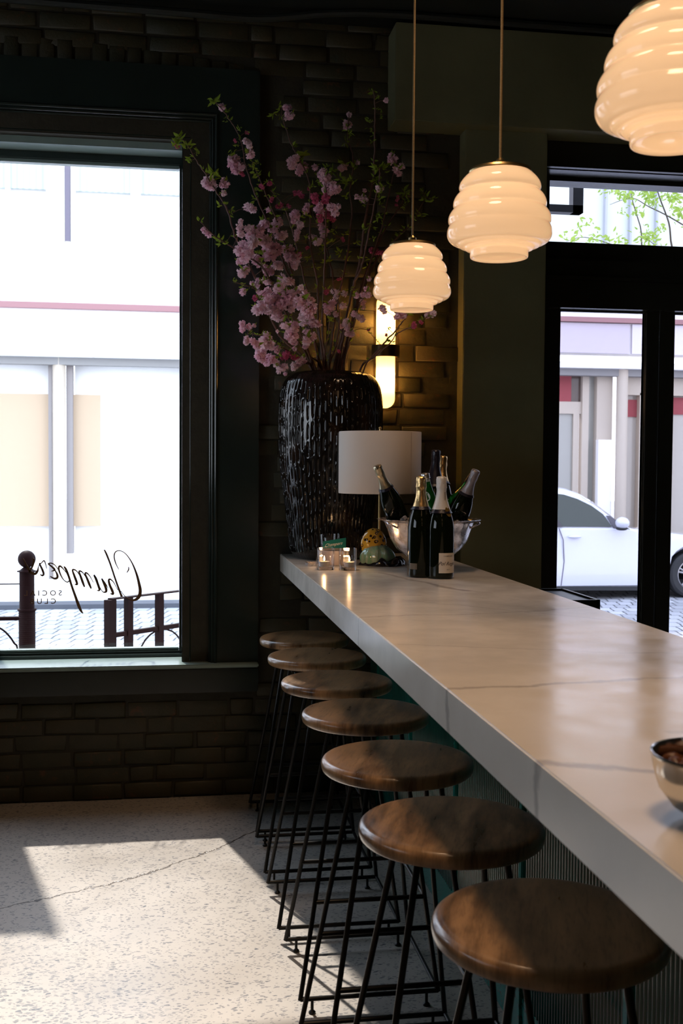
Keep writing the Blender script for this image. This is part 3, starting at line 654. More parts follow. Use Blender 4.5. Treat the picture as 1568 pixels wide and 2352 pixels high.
branch(BR+'bare dark twig low at the right across the sconce', [(1080,1645),(1130,1590),(1215,1490),(1290,1410),(1340,1345),(1355,1320)], 4.02, [(1210,1290,30),(1302,1322,34),(1235,1440,12,'d')], [(1240,1400,14),(1180,1470,12)])
branch(BR+'lowest twig at the right, below the pendant', [(1100,1645),(1150,1580),(1240,1500),(1300,1430),(1400,1385),(1480,1330)], 3.98, [(1395,1390,22,'d'),(1430,1365,16,'d'),(1482,1325,32)], [(1440,1350,12),(1130,1420,12)], r0=.004)
branch(BR+'in the densest blossom mass left of centre', [(810,1640),(730,1430),(640,1250),(560,1130),(500,1010)], 4.00,
  [(640,1120,40),(620,1160,34),(530,1130,26),(690,1200,34),(540,1200,34),(570,1240,48),(640,1240,52),(510,1270,44),(600,1320,46),(670,1280,36),(720,1180,22),(700,1240,24),(545,1290,30),(610,1200,38)], [(490,1220,22),(500,1130,18),(660,1330,18)])
branch(BR+'with tall pompom column left of centre', [(845,1640),(820,1500),(790,1360),(770,1240),(740,1150)], 4.02,
  [(740,1230,42),(785,1260,36),(775,1300,44),(760,1345,40),(720,1270,28),(785,1360,20),(800,1240,26),(735,1165,20)], [(810,1330,16)])
branch(BR+'with small hanging bloom on its left tip', [(800,1640),(700,1450),(600,1320),(480,1180),(410,1150),(350,1130)], 4.08, [(400,1190,24),(470,1230,24,'d'),(470,1280,20,'d'),(485,1190,14),(485,1120,14)], [(400,1160,20),(350,1130,12),(450,1160,14)])
branch(BR+'bent low over the vase rim at the left', [(800,1645),(740,1600),(680,1545),(600,1500),(530,1450),(470,1440),(430,1420)], 3.99,
  [(410,1398,30),(465,1383,14),(415,1477,26),(470,1500,34),(530,1490,46),(500,1560,42),(535,1590,36),(570,1585,30),(610,1630,34),(690,1630,26),(640,1570,38,'d'),(600,1530,26),(735,1590,36),(700,1570,26,'d'),(645,1665,14),(540,1450,24),(700,1520,16)], [(600,1490,24),(430,1440,18)])
branch(BR+'low in the middle, flowers just above the rim', [(860,1645),(790,1560),(740,1470),(690,1400),(620,1360)], 4.00, [(640,1390,30),(695,1385,32),(680,1440,42),(660,1440,30),(690,1480,28),(700,1410,26),(600,1420,12),(780,1470,42),(765,1495,28),(825,1372,34),(765,1420,24),(800,1380,20)], [(620,1500,18)])
branch(BR+'with shaded blooms in the middle back', [(900,1645),(940,1500),(960,1350),(950,1230),(900,1150)], 4.12, [(885,1180,24,'d'),(940,1200,26),(900,1270,34),(990,1200,22),(980,1270,24),(900,1300,26),(940,1320,22)], [(905,1350,18)])
branch(BR+'with shaded blooms to the right of the middle', [(980,1645),(1010,1500),(1040,1380),(1070,1280),(1110,1190)], 4.12, [(1120,1195,28),(1060,1210,20),(1095,1250,22),(1095,1280,16),(1085,1345,30),(1000,1370,30),(1020,1420,26),(1045,1320,22),(1030,1440,18),(970,1390,18),(1130,1410,12,'d'),(960,1535,14,'d')], [(1040,1170,16)])
branch(BR+'short bare stub beside the rim centre', [(885,1645),(875,1540),(895,1440),(900,1350)], 4.02, [], [(900,1345,14)], r0=.004)
branch(BR+'with shadowed buds behind the left mass', [(890,1640),(800,1300),(740,1050),(690,850),(640,700),(560,600)], 4.44, [(730,620,26,'d'),(700,620,18,'d'),(620,680,18,'d'),(660,690,16,'d'),(700,740,32),(700,770,28),(720,980,22,'d'),(690,1000,24),(810,890,26)], [(780,1000,26),(850,960,26),(820,1040,24),(640,720,20)])
branch(BR+'thin and leafy behind the right stems', [(990,1640),(940,1250),(900,1000),(840,830),(800,720)], 4.46, [(980,880,16,'d'),(960,1120,14,'d')], [(900,900,28),(960,960,28),(1000,850,26),(880,1020,28),(1060,900,28),(1000,1000,28),(930,830,24)])

# ------------------------------------------------------------------ table lamp
M_linen = G('white_linen'); _p = M_linen.co(); M_linen = M_linen.set(col=(.72, .63, .56), rough=.85, normal=M_linen.bump(M_linen.noise(M_linen.map(_p, (1, 1, 1)), 500, 2), .15, .001)).m
LY = 4.03; lc = at(872, 1290, LY); lx = lc.x-.003
t = thing('table_lamp', 'table lamp with white drum shade and leopard spotted ceramic base', 'table lamp', (lx, LY, ZB))
zt = at(872, 992, LY).z-ZB; zbm = at(872, 1133, LY).z-ZB; rs_ = (at(965, 1060, LY).x-at(780, 1060, LY).x)/2
b = B().lathe([(rs_, zbm), (rs_+.001, zbm+.002), (rs_+.001, zt-.002), (rs_, zt), (rs_-.0018, zt-.002), (rs_-.0018, zbm+.002), (rs_, zbm)], n=72)
b.build('lamp_shade', M_linen, t, ang=50)
a0 = -PI/2+.62; b = B()
for a, bq in ((a0, a0+.02), ): b.add([( (rs_+.0025)*math.cos(q), (rs_+.0025)*math.sin(q), z_) for z_ in (zbm+.003, zt-.003) for q in (a, bq)], [(0, 1, 3, 2)])
b.build('seam', simple('linen_seam', (.62, .52, .45), .9), t)
b = B().tube([(0, 0, .12), (0, 0, zt+.012)], .0045, 12); b.sphere((0, 0, zt+.014), .006)
for k in range(3):
    a = k*2*PI/3+.5; b.tube([(0, 0, zt-.012), (rs_*math.cos(a), rs_*math.sin(a), zt-.012)], .0014, 6)
b.build('stem', M_brass, t)
g = G('leopard_glaze'); p = g.co(); v1 = g.vor(p, 62); v2 = g.vor(g.map(p, (1, 1, 1), loc=(.4, .2, .9)), 62)
rg = g.math('MULTIPLY', g.math('LESS_THAN', v1, .42), g.math('GREATER_THAN', g.math('ADD', v1, g.mr(g.noise(p, 90, 2), .3, .7, -.1, .1)), .22))
g.set(col=g.mix(rg, (.60, .32, .03), (.03, .015, .01)), rough=.12, coat=.5); M_leo = g.m
def shell(rx, ry, rz, c0, n=48, frill=.10, k=9, zmin=-.2):
    b = B(); prof = [(math.sin(PI*i/28), -math.cos(PI*i/28)) for i in range(29)]
    prof = [(max(r_, 1e-4), z_) for r_, z_ in prof if z_ >= zmin]
    b.lathe(prof, c0, n, lambda q, a, r_, z_: Vector((q.x*rx*(1+frill*math.sin(k*a)*(1-max(z_, 0))*.6), q.y*ry*(1+frill*math.sin(k*a+1)*.5), q.z*rz)))
    return b
shell(.050, .040, .060, (-.020, 0, .078), frill=.06, k=8, zmin=-.6).build('leopard_shell', M_leo, t, ang=70)
M_gg = G('green_glaze'); _p = M_gg.co(); M_gg = M_gg.set(col=M_gg.mix(M_gg.mr(M_gg.noise(M_gg.map(_p, (30, 30, 4)), 3, 4), .4, .6), (.16, .34, .20), (.30, .36, .24)), rough=.1, coat=.6).m
shell(.066, .056, .050, (-.008, -.016, .030), frill=.12, k=10, zmin=-.5).build('green_ruffle', M_gg, t, ang=70)
b = B(); n = 64; pr = [(1e-4, .002), (.5, .001), (.9, .0), (1.0, .003), (.97, .012), (.8, .022), (.4, .03), (1e-4, .034)]
b.lathe(pr, (0.012, -.015, 0), n, lambda q, a, r_, z_: Vector((q.x*.085*(1+.10*math.sin(5*a)*r_), q.y*.070*(1+.12*math.sin(4*a+1)*r_), max(0, z_*(1+.5*math.sin(6*a)*(r_ > .6))))))
b.build('black_base', simple('black_glaze', (.010, .009, .014), .10), t, ang=70)

# ------------------------------------------------------------------ silver ice bowl and bottles
BY = 3.80; bc = at(984, 1300, BY); bx = bc.x; rz_ = at(984, 1193, BY).z-ZB; rr_ = (at(1100, 1193, BY).x-at(868, 1193, BY).x)/2
t = thing('ice_bowl', 'large footed silver bowl full of ice and bottles', 'bowl', (bx, BY, ZB))
pr = [(1e-4, .0), (.055, .0), (.060, .003), (.060, .008), (.045, .012), (.028, .020), (.026, .028), (.045, .036), (.080, .050), (.115, .078), (.137, .112), (.148, .145), (.155, rz_-.012), (.163, rz_-.004), (rr_-.002, rz_-.001), (rr_, rz_+.001), (rr_-.003, rz_+.003), (.160, rz_), (.151, rz_-.010), (.144, .145), (.132, .112), (.11, .080), (.076, .054), (1e-4, .042)]
b = B(); P = pr; b.lathe(P, n=96, fn=lambda q, a, r_, z_: Vector((q.x, q.y, q.z)) + (Vector((math.cos(a), math.sin(a), 0))*.002*math.sin(24*a) if r_ > .14 and z_ > rz_-.03 else Vector((0, 0, 0))))
b.build('bowl_body', M_silver, t, ang=60)
for s_ in (-1, 1):
    b = B().tube(catmull([(s_*.12, -.075, rz_-.03), (s_*.16, -.080, rz_-.012), (s_*.165, -.04, rz_-.006), (s_*.165, 0, rz_-.004)], 5), .003, 8); b.build('handle', M_silver, t)
g = G('ice'); g.set(col=(.75, .68, .68), rough=.08, trans=.55, ior=1.31); M_ice = g.m
rr = random.Random(4); b = B()
for i in range(150):
    a = rr.uniform(0, 6.28); q = .135*math.sqrt(rr.random()); hz = rz_-.022+rr.uniform(-.01, .012)+.045*math.exp(-((q*math.cos(a)+.068)**2+(q*math.sin(a)+.06)**2)/.0012)
    bb_ = bmesh.new(); bmesh.ops.create_cube(bb_, size=rr.uniform(.014, .022)); bmesh.ops.bevel(bb_, geom=bb_.edges[:], offset=.003, segments=1, affect='EDGES')
    m = Matrix.Translation((q*math.cos(a), q*math.sin(a), hz)) @ Matrix.Rotation(rr.uniform(0, 6), 4, Vector((rr.random(), rr.random(), rr.random()+.1)).normalized())
    bb_.transform(m); b.bm(bb_)
ice = b.build('ice', M_ice, None, smooth=False, loc=(bx, BY, ZB)); tag(ice, 'crushed ice cubes heaped in the silver bowl', 'ice', kind='stuff')

def bottle_glass(name, col): return simple(name, col, .04, 0, coat=.0, spec=.35)
M_bg = bottle_glass('dark_bottle_glass', (.004, .006, .002)); M_bgreen = G('green_bottle_glass').set(col=(.02, .30, .05), rough=.03, trans=.75, ior=1.3, coat=.5).m
def foil(name, col, rough=.28, metal=1): 
    g = G(name); p = g.co(); g.set(col=col, metal=metal, rough=rough, normal=g.bump(g.noise(g.map(p, (1, 1, .5)), 120, 4), .35, .004)); return g.m
F_gold = foil('gold_foil', (.78, .52, .24)); F_silver = foil('silver_foil', (.62, .60, .60)); F_white = foil('white_foil', (.72, .68, .64), .4, .1); F_black = foil('black_foil', (.015, .013, .025), .3, .2); F_champ = foil('champagne_foil', (.60, .50, .34)); F_grey = foil('grey_violet_foil', (.34, .31, .33), .4, .5)
BP = [(1e-4, .004), (.030, .001), (.0405, .003), (.0435, .012), (.0437, .08), (.0437, .155), (.0425, .175), (.0385, .198), (.0320, .220), (.0245, .243), (.0190, .262), (.0160, .280), (.0148, .296), (.0150, .306), (.0165, .309), (.0165, .314), (.0148, .317), (.0152, .330), (.014, .333), (1e-4, .333)]
SB = catmull([Vector((a, z_, 0)) for a, z_ in BP], 3)
def bprof(z0, z1, off): return [(q.x+off, q.y) for q in SB if z0 <= q.y <= z1 and q.x > .005]
def champagne(name, label, loc, rot, foilmat, z0=.232, scale=1.0, group=None, glass=None, lab=None):
    t = thing(name, label, 'bottle', loc, rot, group); t.scale = (scale,)*3
    B().lathe([(max(q.x, 1e-4), q.y) for q in SB], n=48).build('glass_body', glass or M_bg, t, ang=60)
    pf = bprof(z0, .29, .0008)
    pf += [(.0165, .297), (.0178, .300), (.0172, .303), (.0168, .318), (.0176, .326), (.0160, .334), (.010, .3365), (1e-4, .337)]
    rr = random.Random(len(label))
    B().lathe(pf, n=48, fn=lambda q, a, r_, z_: q*1 + Vector((math.cos(a), math.sin(a), 0))*(.0008*math.sin(7*a+z_*200) if z_ > .292 else 0)).build('foil_capsule', foilmat, t, ang=60)
    B().lathe([(bprof(z0-.02, z0, .0011)[0][0], z0-.006), (bprof(z0-.02, z0+.006, .0012)[-1][0]+.0002, z0+.004)], n=48).build('neck_band', lab or F_black, t)
    return t
def wrap(parent, name, mat, r_, z0, z1, a0, a1, n=24):
    b = B(); 
    b.add([(r_*math.cos(a0+(a1-a0)*i/n), r_*math.sin(a0+(a1-a0)*i/n), z_) for z_ in (z0, z1) for i in range(n+1)], [(i, i+1, n+2+i, n+1+i) for i in range(n)])
    return b.build(name, mat, parent)
M_paper = simple('cream_label_paper', (.72, .64, .55), .6); M_ink = simple('dark_ink', (.03, .025, .03), .5); M_goldink = simple('gold_ink', (.60, .38, .10), .35, .8)
def onbottle(r_, z_, amid, rot=0, s=1):
    def f(co):
        x, y = co.x, co.y
        if rot: x, y = -y, x
        a = amid + x/r_; rr2 = r_+.0002+co.z*.3; return Vector((rr2*math.cos(a), rr2*math.sin(a), z_+y))
    return f
q = (.8255, 3.577)
t1 = champagne('champagne_bottle', 'dark champagne bottle with gold foil standing left in front of silver bowl', (q[0], q[1], ZB), (0, 0, 0), F_gold)
wrap(t1, 'small_label', simple('brown_label', (.14, .10, .06), .5), .0440, .028, .048, -2.75, -2.05)
t2 = champagne('champagne_bottle', 'dark champagne bottle with white foil and cream label standing right in front of silver bowl', (.8835, 3.532, ZB), (0, 0, 0), F_white, z0=.222)
wrap(t2, 'label', M_paper, .0441, .020, .086, -1.95, -.35)
text('Pol Roger', .0165, M_ink, 'label_script', t2, onbottle(.0444, .046, -1.25), .0001, shear=.45)
text('CHAMPAGNE', .0052, M_ink, 'label_print', t2, onbottle(.0444, .074, -1.2), .0001, spacing=1.2)
text('BRUT', .0045, M_ink, 'label_print', t2, onbottle(.0444, .030, -1.2), .0001, spacing=1.2)
text('POL ROGER', .0088, M_ink, 'foil_print', t2, onbottle(.0205, .262, -1.02, rot=1), .0001)
b = B(); n = 20
ov = [(.011*math.cos(2*PI*i/n), .0175*math.sin(2*PI*i/n)) for i in range(n)]
b.extr(ov, .0008, lambda u, v, th: ((.0330-v*.45+th)*math.cos(-1.05+u/.033), (.0330-v*.45+th)*math.sin(-1.05+u/.033), .222+v)); b.build('gold_seal', M_goldink, t2)
def tilt_to(loc_base, tip):
    d = (Vector(tip)-Vector(loc_base)).normalized(); return d.to_track_quat('Z', 'Y').to_euler()
def in_bowl(name, label, px_tip, Yt, px_in, Yi, foilmat, z0=.232, glass=None, L=.335, scale=1.0):
    tip = at(*px_tip, Yt); inn = at(*px_in, Yi); d = (tip-inn).normalized(); base = tip-d*L*scale
    return champagne(name, label, base, d.to_track_quat('Z', 'Y').to_euler(), foilmat, z0, scale, 'bottles chilling in the silver bowl', glass)
in_bowl('champagne_bottle', 'dark bottle with champagne-coloured foil leaning left in the ice bowl', (866, 1070), 3.74, (913, 1190), 3.80, F_champ, z0=.240, scale=.9)
in_bowl('champagne_bottle', 'bottle with black foil, tallest in the ice bowl', (1001, 1034), 3.86, (994, 1190), 3.84, F_black, z0=.20, scale=.95)
in_bowl('champagne_bottle', 'bottle with bright gold foil behind the white foil one', (1017, 1048), 3.90, (1010, 1190), 3.86, F_gold, scale=.95)
in_bowl('champagne_bottle', 'dark bottle with grey foil leaning right in the ice bowl', (1093, 1080), 3.74, (1048, 1190), 3.80, F_grey, z0=.235, scale=.9)
in_bowl('champagne_bottle', 'bright green glass bottle leaning right, behind the grey foil one', (1086, 1092), 3.86, (1036, 1172), 3.84, F_black, z0=.30, glass=M_bgreen, scale=.92)
# mineral water bottle
tip = at(976, 1088, 3.74); inn = at(990, 1200, 3.76); d = (tip-inn).normalized(); L = .29; base = tip-d*L
t = thing('water_bottle', 'green mineral water bottle with pale neck label standing in ice bowl', 'bottle', base, d.to_track_quat('Z', 'Y').to_euler(), 'bottles chilling in the silver bowl')
B().lathe([(1e-4, .0), (.036, .002), (.0375, .01), (.0375, .15), (.035, .175), (.028, .205), (.020, .232), (.0155, .255), (.0135, .272), (.0135, .29), (1e-4, .29)], n=40).build('glass_body', M_bgreen, t, ang=60)
M_foilw = simple('pale_label', (.55, .66, .66), .45)
B().lathe([(.0148, .2585), (.0142, .272)], n=32).build('neck_label', M_foilw, t)
B().lathe([(.0155, .273), (.0165, .275), (.0150, .277), (.0160, .281), (.0146, .283), (.0150, .289), (.0135, .2915), (1e-4, .2915)], n=32).build('screw_cap', simple('cap_metal', (.62, .60, .58), .3, .9), t, ang=60)
b = B(); ov = [(.016*math.cos(2*PI*i/24), .017*math.sin(2*PI*i/24)) for i in range(24)]
b.extr(ov, .0008, lambda u, v, th: ((.0258-v*.32+th)*math.cos(-1.15+u/.026), (.0258-v*.32+th)*math.sin(-1.15+u/.026), .213+v)); b.build('round_label', M_foilw, t)

# ------------------------------------------------------------------ tealights, cards, tray
M_clear = glassy('clear_glass', (.95, .94, .94)); M_solid = G('solid_glass').set(col=(1, 1, 1), rough=0, trans=1, ior=1.48).m; M_wax = simple('tealight_wax', (.80, .62, .50), .5, sss=.2); M_alu = simple('tealight_cup', (.55, .52, .50), .4, .8)
gfl = G('candle_flame'); gfl.set(col=(0, 0, 0), ecol=(1, .62, .28), estr=14); M_flame = gfl.m
def candle(loc, label, square, dx):
    t = thing('tealight_holder', label, 'candle holder', loc, group='lit tealights at the end of the bar')
    h_ = .078; r_ = .0315
    k = 4 if square else 2
    def sq(q, a, rr2, z_):
        c_, s_ = math.cos(a), math.sin(a); p_ = 5 if square else 2.6; f_ = (abs(c_)**p_+abs(s_)**p_)**(-1/p_); return Vector((rr2*c_*f_, rr2*s_*f_, z_))
    B().lathe([(1e-4, .0), (r_-.003, .0), (r_, .003), (r_, h_-.002), (r_-.0012, h_), (r_-.0028, h_-.002), (r_-.0032, .016), (r_-.0032, .0005)], n=40, fn=sq).build('glass', M_clear, t, ang=50)
    B().lathe([(1e-4, .0006), (r_-.004, .0006), (r_-.0035, .002), (r_-.0035, .012), (r_-.007, .0108), (1e-4, .010)], n=40, fn=sq).build('glass_base', M_solid, t, ang=50)
    c = B().lathe([(1e-4, .0115), (.0185, .0115), (.0192, .029), (.018, .029), (.0175, .0265)], (dx, 0, 0), 28); c.build('candle_cup', M_alu, t)
    B().lathe([(1e-4, .013), (.0175, .013), (.0175, .0275), (.006, .0265), (1e-4, .0262)], (dx, 0, 0), 28).build('wax', M_wax, t, ang=60)
    B().tube([(dx, 0, .026), (dx+.0005, 0, .0315)], .0006, 6).build('wick', M_ink, t)
    B().lathe([(1e-4, .030), (.0022, .0325), (.0032, .036), (.0026, .041), (.0012, .046), (1e-4, .050)], (dx, 0, 0), 14).build('flame', M_flame, t)
    l = lamp('flame_light', None, .13, (1, .6, .28), .004); lo = bpy.data.objects.new('flame_light', l); C.objects.link(lo); lo.parent = t; lo.location = (dx, 0, .055)
qa = at(747, 1306, 3.86); qb = at(797.5, 1308, 3.84)
candle((qa.x, 3.862, ZB), 'lit tealight in clear glass holder nearest the bar corner', True, -.004)
candle((qb.x, 3.835, ZB), 'lit tealight in rounded clear glass holder beside the lamp base', False, .006)
TY = 4.03
tc_ = at(758, 1290, TY)
b = B().cbox(-.085, .078, -.045, .045, 0, .003, .001); b2 = B()
for a in ((-.085, .078, -.045, -.041), (-.085, .078, .041, .045), (-.089, -.084, -.045, .045), (.074, .078, -.045, .045)): b.box(*a, 0, .010)
ty = b.build('card_tray', M_silver, None, smooth=False, loc=(tc_.x, TY, ZB)); tag(ty, 'small silver tray under the white cup at the bar end', 'tray')
cx_ = at(766, 1290, TY).x
t = thing('card_cup', 'low white ceramic cup on the silver tray holding cards', 'cup', (cx_, TY, ZB+.004))
B().lathe([(1e-4, 0), (.052, 0), (.056, .003), (.0595, .05), (.0590, .053), (.0565, .052), (.053, .008), (1e-4, .006)], n=48).build('cup_body', simple('pinkish_ceramic', (.62, .50, .46), .35), t, ang=50)
b = B()
for i in range(9):
    b.cbox(-.04, .038, -.022+i*.0052, -.0185+i*.0052, .008, .058+.002*(i % 3), .0004)
b.build('card_stack', simple('card_edges', (.60, .48, .42), .8), t)
# green card
cd0 = at(742, 1266, TY-.05)
mcard = simple('teal_card', (.004, .17, .15), .45)
c3 = [at(741, 1259.5, TY-.045), at(794, 1259, TY-.03), at(794.5, 1235, TY-.025), at(742, 1243.5, TY-.04)]
o0 = c3[0]; nn = (c3[1]-c3[0]).cross(c3[3]-c3[0]).normalized(); U = (c3[1]-c3[0]); Vv = (c3[3]-c3[0])
t = thing('name_card', 'teal card with white script leaning on the white cup', 'card', o0)
b = B().add([q-o0 for q in c3]+[q-o0+nn*-.0006 for q in c3], [(0,1,2,3),(7,6,5,4),(0,4,5,1),(1,5,6,2),(2,6,7,3),(3,7,4,0)]); b.build('card', mcard, t, smooth=False)
if nn.y > 0: nn = -nn
def oncard(co):
    u, v = co.x, co.y; return (c3[1]-c3[0]).normalized()*u+Vector((0, 0, 1))*v + nn*(.0008+co.z*.3)
text('Champers', .0165, simple('white_ink', (.75, .78, .75), .5), 'card_script', t, lambda co: oncard(Vector((co.x*1.0+.040, co.y+.009+co.x*.14, co.z))), .0001, shear=.5)
# glass behind
q = at(760, 1262, 4.12)
t = thing('tumbler', 'clear glass tumbler behind the teal card', 'glass', (q.x-.002, 4.135, ZB))
B().lathe([(1e-4, 0), (.030, 0), (.033, .003), (.0415, .108), (.0400, .110), (.0392, .107), (.031, .012), (1e-4, .010)], n=40).build('glass', M_clear, t, ang=50)

# ------------------------------------------------------------------ nut bowl on the near counter
t = thing('nut_bowl', 'small polished steel bowl of nuts near the right edge', 'bowl', (.566, 1.062, ZB))
B().lathe([(1e-4, .0), (.020, .0), (.030, .003), (.046, .014), (.060, .032), (.066, .052), (.068, .066), (.0695, .068), (.0690, .0705), (.0668, .070), (.0645, .052), (.057, .031), (1e-4, .008)], n=64).build('bowl_body', M_steel, t, ang=60)
M_nut = painted('roast_nuts', (.16, .055, .02), .4, .6, .3, 80)
rr = random.Random(9); b = B()
for i in range(90):
    a = rr.uniform(0, 6.28); q_ = .056*math.sqrt(rr.random()); b2 = B().sphere((0, 0, 0), .0085, 8, 6, (1.3, .8, .8)).xf(Matrix.Translation((q_*math.cos(a), q_*math.sin(a), .052+rr.uniform(-.008, .006))) @ Matrix.Rotation(rr.uniform(0, 6), 4, Vector((rr.random(), rr.random(), rr.random()+.1)).normalized()))
    b.add(b2.v, b2.f)
nb = b.build('mixed_nuts', M_nut, None, loc=(.566, 1.062, ZB)); tag(nb, 'brown roasted nuts heaped in the steel bowl', 'nuts', kind='stuff')

# ------------------------------------------------------------------ black tray stand behind the bar
sx0 = at(1253, 1358, 4.2)
t = thing('tray_stand', 'black metal tray stand behind the far side of the bar', 'stand', (1.60, 4.16, 0))
A = [at(1240, 1358, 4.35), at(1298, 1360, 4.35), at(1378, 1383, 4.0), at(1270, 1383, 4.0)]
zz = sum(q.z for q in A)/4
x0, x1 = A[3].x-.0, A[2].x; 
b = B().cbox(x0-1.6, x1-1.6, 4.0-4.16, 4.40-4.16, zz-.004, zz, .001)
for a in ((x0, x1, 4.0, 4.012), (x0, x1, 4.388, 4.40), (x0, x0+.012, 4.0, 4.4), (x1-.012, x1, 4.0, 4.4)): b.box(a[0]-1.6, a[1]-1.6, a[2]-4.16, a[3]-4.16, zz-.03, zz+.008)
b.build('tray', M_black, t, smooth=False)
for x in (x0+.02, x1-.02):
    for y in (4.02, 4.38): B().tube([(x-1.6, y-4.16, 0), (x-1.6, y-4.16, zz-.02)], .01, 8).build('leg', M_black, t)

# ------------------------------------------------------------------ outdoors
GZ = -.5
g = G('cobbled_street'); p = g.pos(); wv = g.vm('ADD', p, g.vm('SCALE', g.vm('SUBTRACT', g.noise(p, 2.5, 3, .6, True), (.5, .5, .5)), scale=.10))
br = g.new('ShaderNodeTexBrick'); g.put(br.inputs['Vector'], g.map(wv, (1, 1, 1), rot=(0, 0, .22))); br.inputs['Scale'].default_value = 1; br.inputs['Brick Width'].default_value = .19; br.inputs['Row Height'].default_value = .34; br.inputs['Mortar Size'].default_value = .012; br.inputs['Mortar Smooth'].default_value = .3
br.inputs['Color1'].default_value = (.46, .46, .48, 1); br.inputs['Color2'].default_value = (.30, .30, .32, 1); br.inputs['Mortar'].default_value = (.05, .05, .055, 1)
g.set(col=br.outputs['Color'], rough=.7); M_cob = g.m
struct(B().box(-60, 60, 4.95, 60, GZ-.1, GZ).build('street', M_cob), 'pale cobbled street outside', 'street')
struct(B().box(-60, RX0-.2, -30, 4.95, GZ-.1, GZ).build('side_street', simple('pale_pavement', (.5, .5, .5), .8)), 'pale pavement beside the building', 'street')
struct(B().box(RX0-.2, RX1+.2, RY0-.2, 4.95, GZ-.1, -.12).build('foundation', simple('foundation_concrete', (.3, .3, .3), .8)), 'concrete base under the floor', 'foundation')
M_kerb = simple('blue_grey_kerb', (.07, .075, .095), .7); M_pave = simple('far_pavement', (.72, .71, .70), .8)
struct(B().box(-30, .9, 14.6, 15.0, GZ, GZ+.06).build('kerb', M_kerb, smooth=False), 'blue-grey kerb on the far side of street', 'kerb')
struct(B().box(-30, .9, 15.0, 18, GZ, GZ+.05).build('far_pavement', M_pave, smooth=False), 'pale pavement across the street', 'pavement')
# building across the street
FY = 18.0
def fx(px, py=900): return at(px, py, FY).x
def fz(py, px=200): return at(px, py, FY).z
M_white = simple('white_facade', (.86, .84, .84), .8); M_cream = simple('cream_stone', (.50, .43, .36), .8); M_red = simple('dusty_red_band', (.30, .15, .16), .7); M_lav = simple('lavender_panel', (.50, .44, .50), .7)
M_curt = G('pleated_curtain'); _p = M_curt.pos(); wvn = M_curt.new('ShaderNodeTexWave'); wvn.inputs['Scale'].default_value = 3.2; wvn.inputs['Distortion'].default_value = 1.2; M_curt.put(wvn.inputs['Vector'], M_curt.map(_p, (1, 1, .06)))
M_curt = M_curt.set(col=M_curt.mix(wvn.outputs['Fac'], (.56, .60, .57), (.40, .46, .44)), rough=.8).m
M_shop = simple('shop_glass', (.34, .33, .30), .12); M_beige = simple('beige_reflection', (.50, .37, .26), .8); M_maroon = simple('maroon_reflection', (.30, .06, .07), .8); M_dk = simple('violet_grey_frame', (.13, .11, .15), .6)
fac = thing('building', 'pale shop building across the street with storefronts and upper windows', 'building', (0, FY, GZ))
def part(name, mat, boxes, lab=None):
    b = B()
    for x0, x1, y0, y1, z0, z1 in boxes: b.box(x0, x1, y0-FY, y1-FY, z0-GZ, z1-GZ)
    o = b.build(name, mat, fac, smooth=False)
    if lab: o['label'] = lab
    return o
zc, zb_, zs = fz(370), fz(700), fz(812)
ZTOP = 7.0
rx = lambda px: at(px, 900, FY).x
rz = lambda py, px=1380: at(px, py, FY).z
part('wall', M_white, [(-22, rx(430), FY, FY+.4, zs, zb_+.9), (rx(1200), 25, FY, FY+.4, rz(812), rz(735)+.3), (-22, 25, FY+.05, FY+.4, ZTOP-.4, ZTOP), (rx(430), rx(1200), FY, FY+.4, GZ, ZTOP), (-22, rx(430), FY+.30, FY+.4, zb_, ZTOP), (rx(1200), 25, FY+.30, FY+.4, rz(700), ZTOP), (rx(1200), 25, FY, FY+.4, rz(735)+.3, rz(600))])
part('cornice_band', M_red, [(-22, rx(430), FY-.12, FY, fz(712), fz(699)), (rx(1200), 25, FY-.12, FY, rz(742), rz(731))])
part('fascia_panel', M_lav, [(rx(1200), rx(1440), FY-.06, FY, rz(812), rz(744))]); part('fascia_panel', simple('pale_lilac', (.62, .57, .62), .7), [(rx(1446), 25, FY-.06, FY, rz(812), rz(744))])
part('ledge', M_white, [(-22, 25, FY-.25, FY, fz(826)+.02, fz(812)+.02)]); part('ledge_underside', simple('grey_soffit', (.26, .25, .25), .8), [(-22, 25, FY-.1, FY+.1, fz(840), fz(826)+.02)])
# upper windows
for a, c_ in ((-40, 15), (22, 110), (172, 303), (322, 440)):
    part('upper_window', M_curt, [(rx(a), rx(c_), FY+.20, FY+.26, fz(432), ZTOP-.2)])
part('window_mullion', M_dk, [(rx(151), rx(163), FY-.03, FY+.3, fz(556), ZTOP), ])
part('window_mullion', M_white, [(rx(108), rx(150), FY-.02, FY+.3, zb_, ZTOP), (rx(164), rx(172), FY-.02, FY+.3, zb_, ZTOP), (rx(300), rx(322), FY-.02, FY+.3, zb_, ZTOP), (rx(15), rx(22), FY-.02, FY+.3, zb_, ZTOP), (rx(151), rx(163), FY-.01, FY+.3, zb_, fz(556))])
part('upper_window', simple('pale_curtain', (.66, .70, .66), .8), [(rx(1200), 25, FY+.1, FY+.2, rz(600), ZTOP-.2)])
part('window_mullion', simple('blue_grey_mullion', (.45, .47, .52), .6), [(rx(1383), rx(1388), FY, FY+.15, rz(600), ZTOP), (rx(1440), rx(1444), FY, FY+.15, rz(600), ZTOP), (rx(1500), rx(1504), FY, FY+.15, rz(600), ZTOP)])
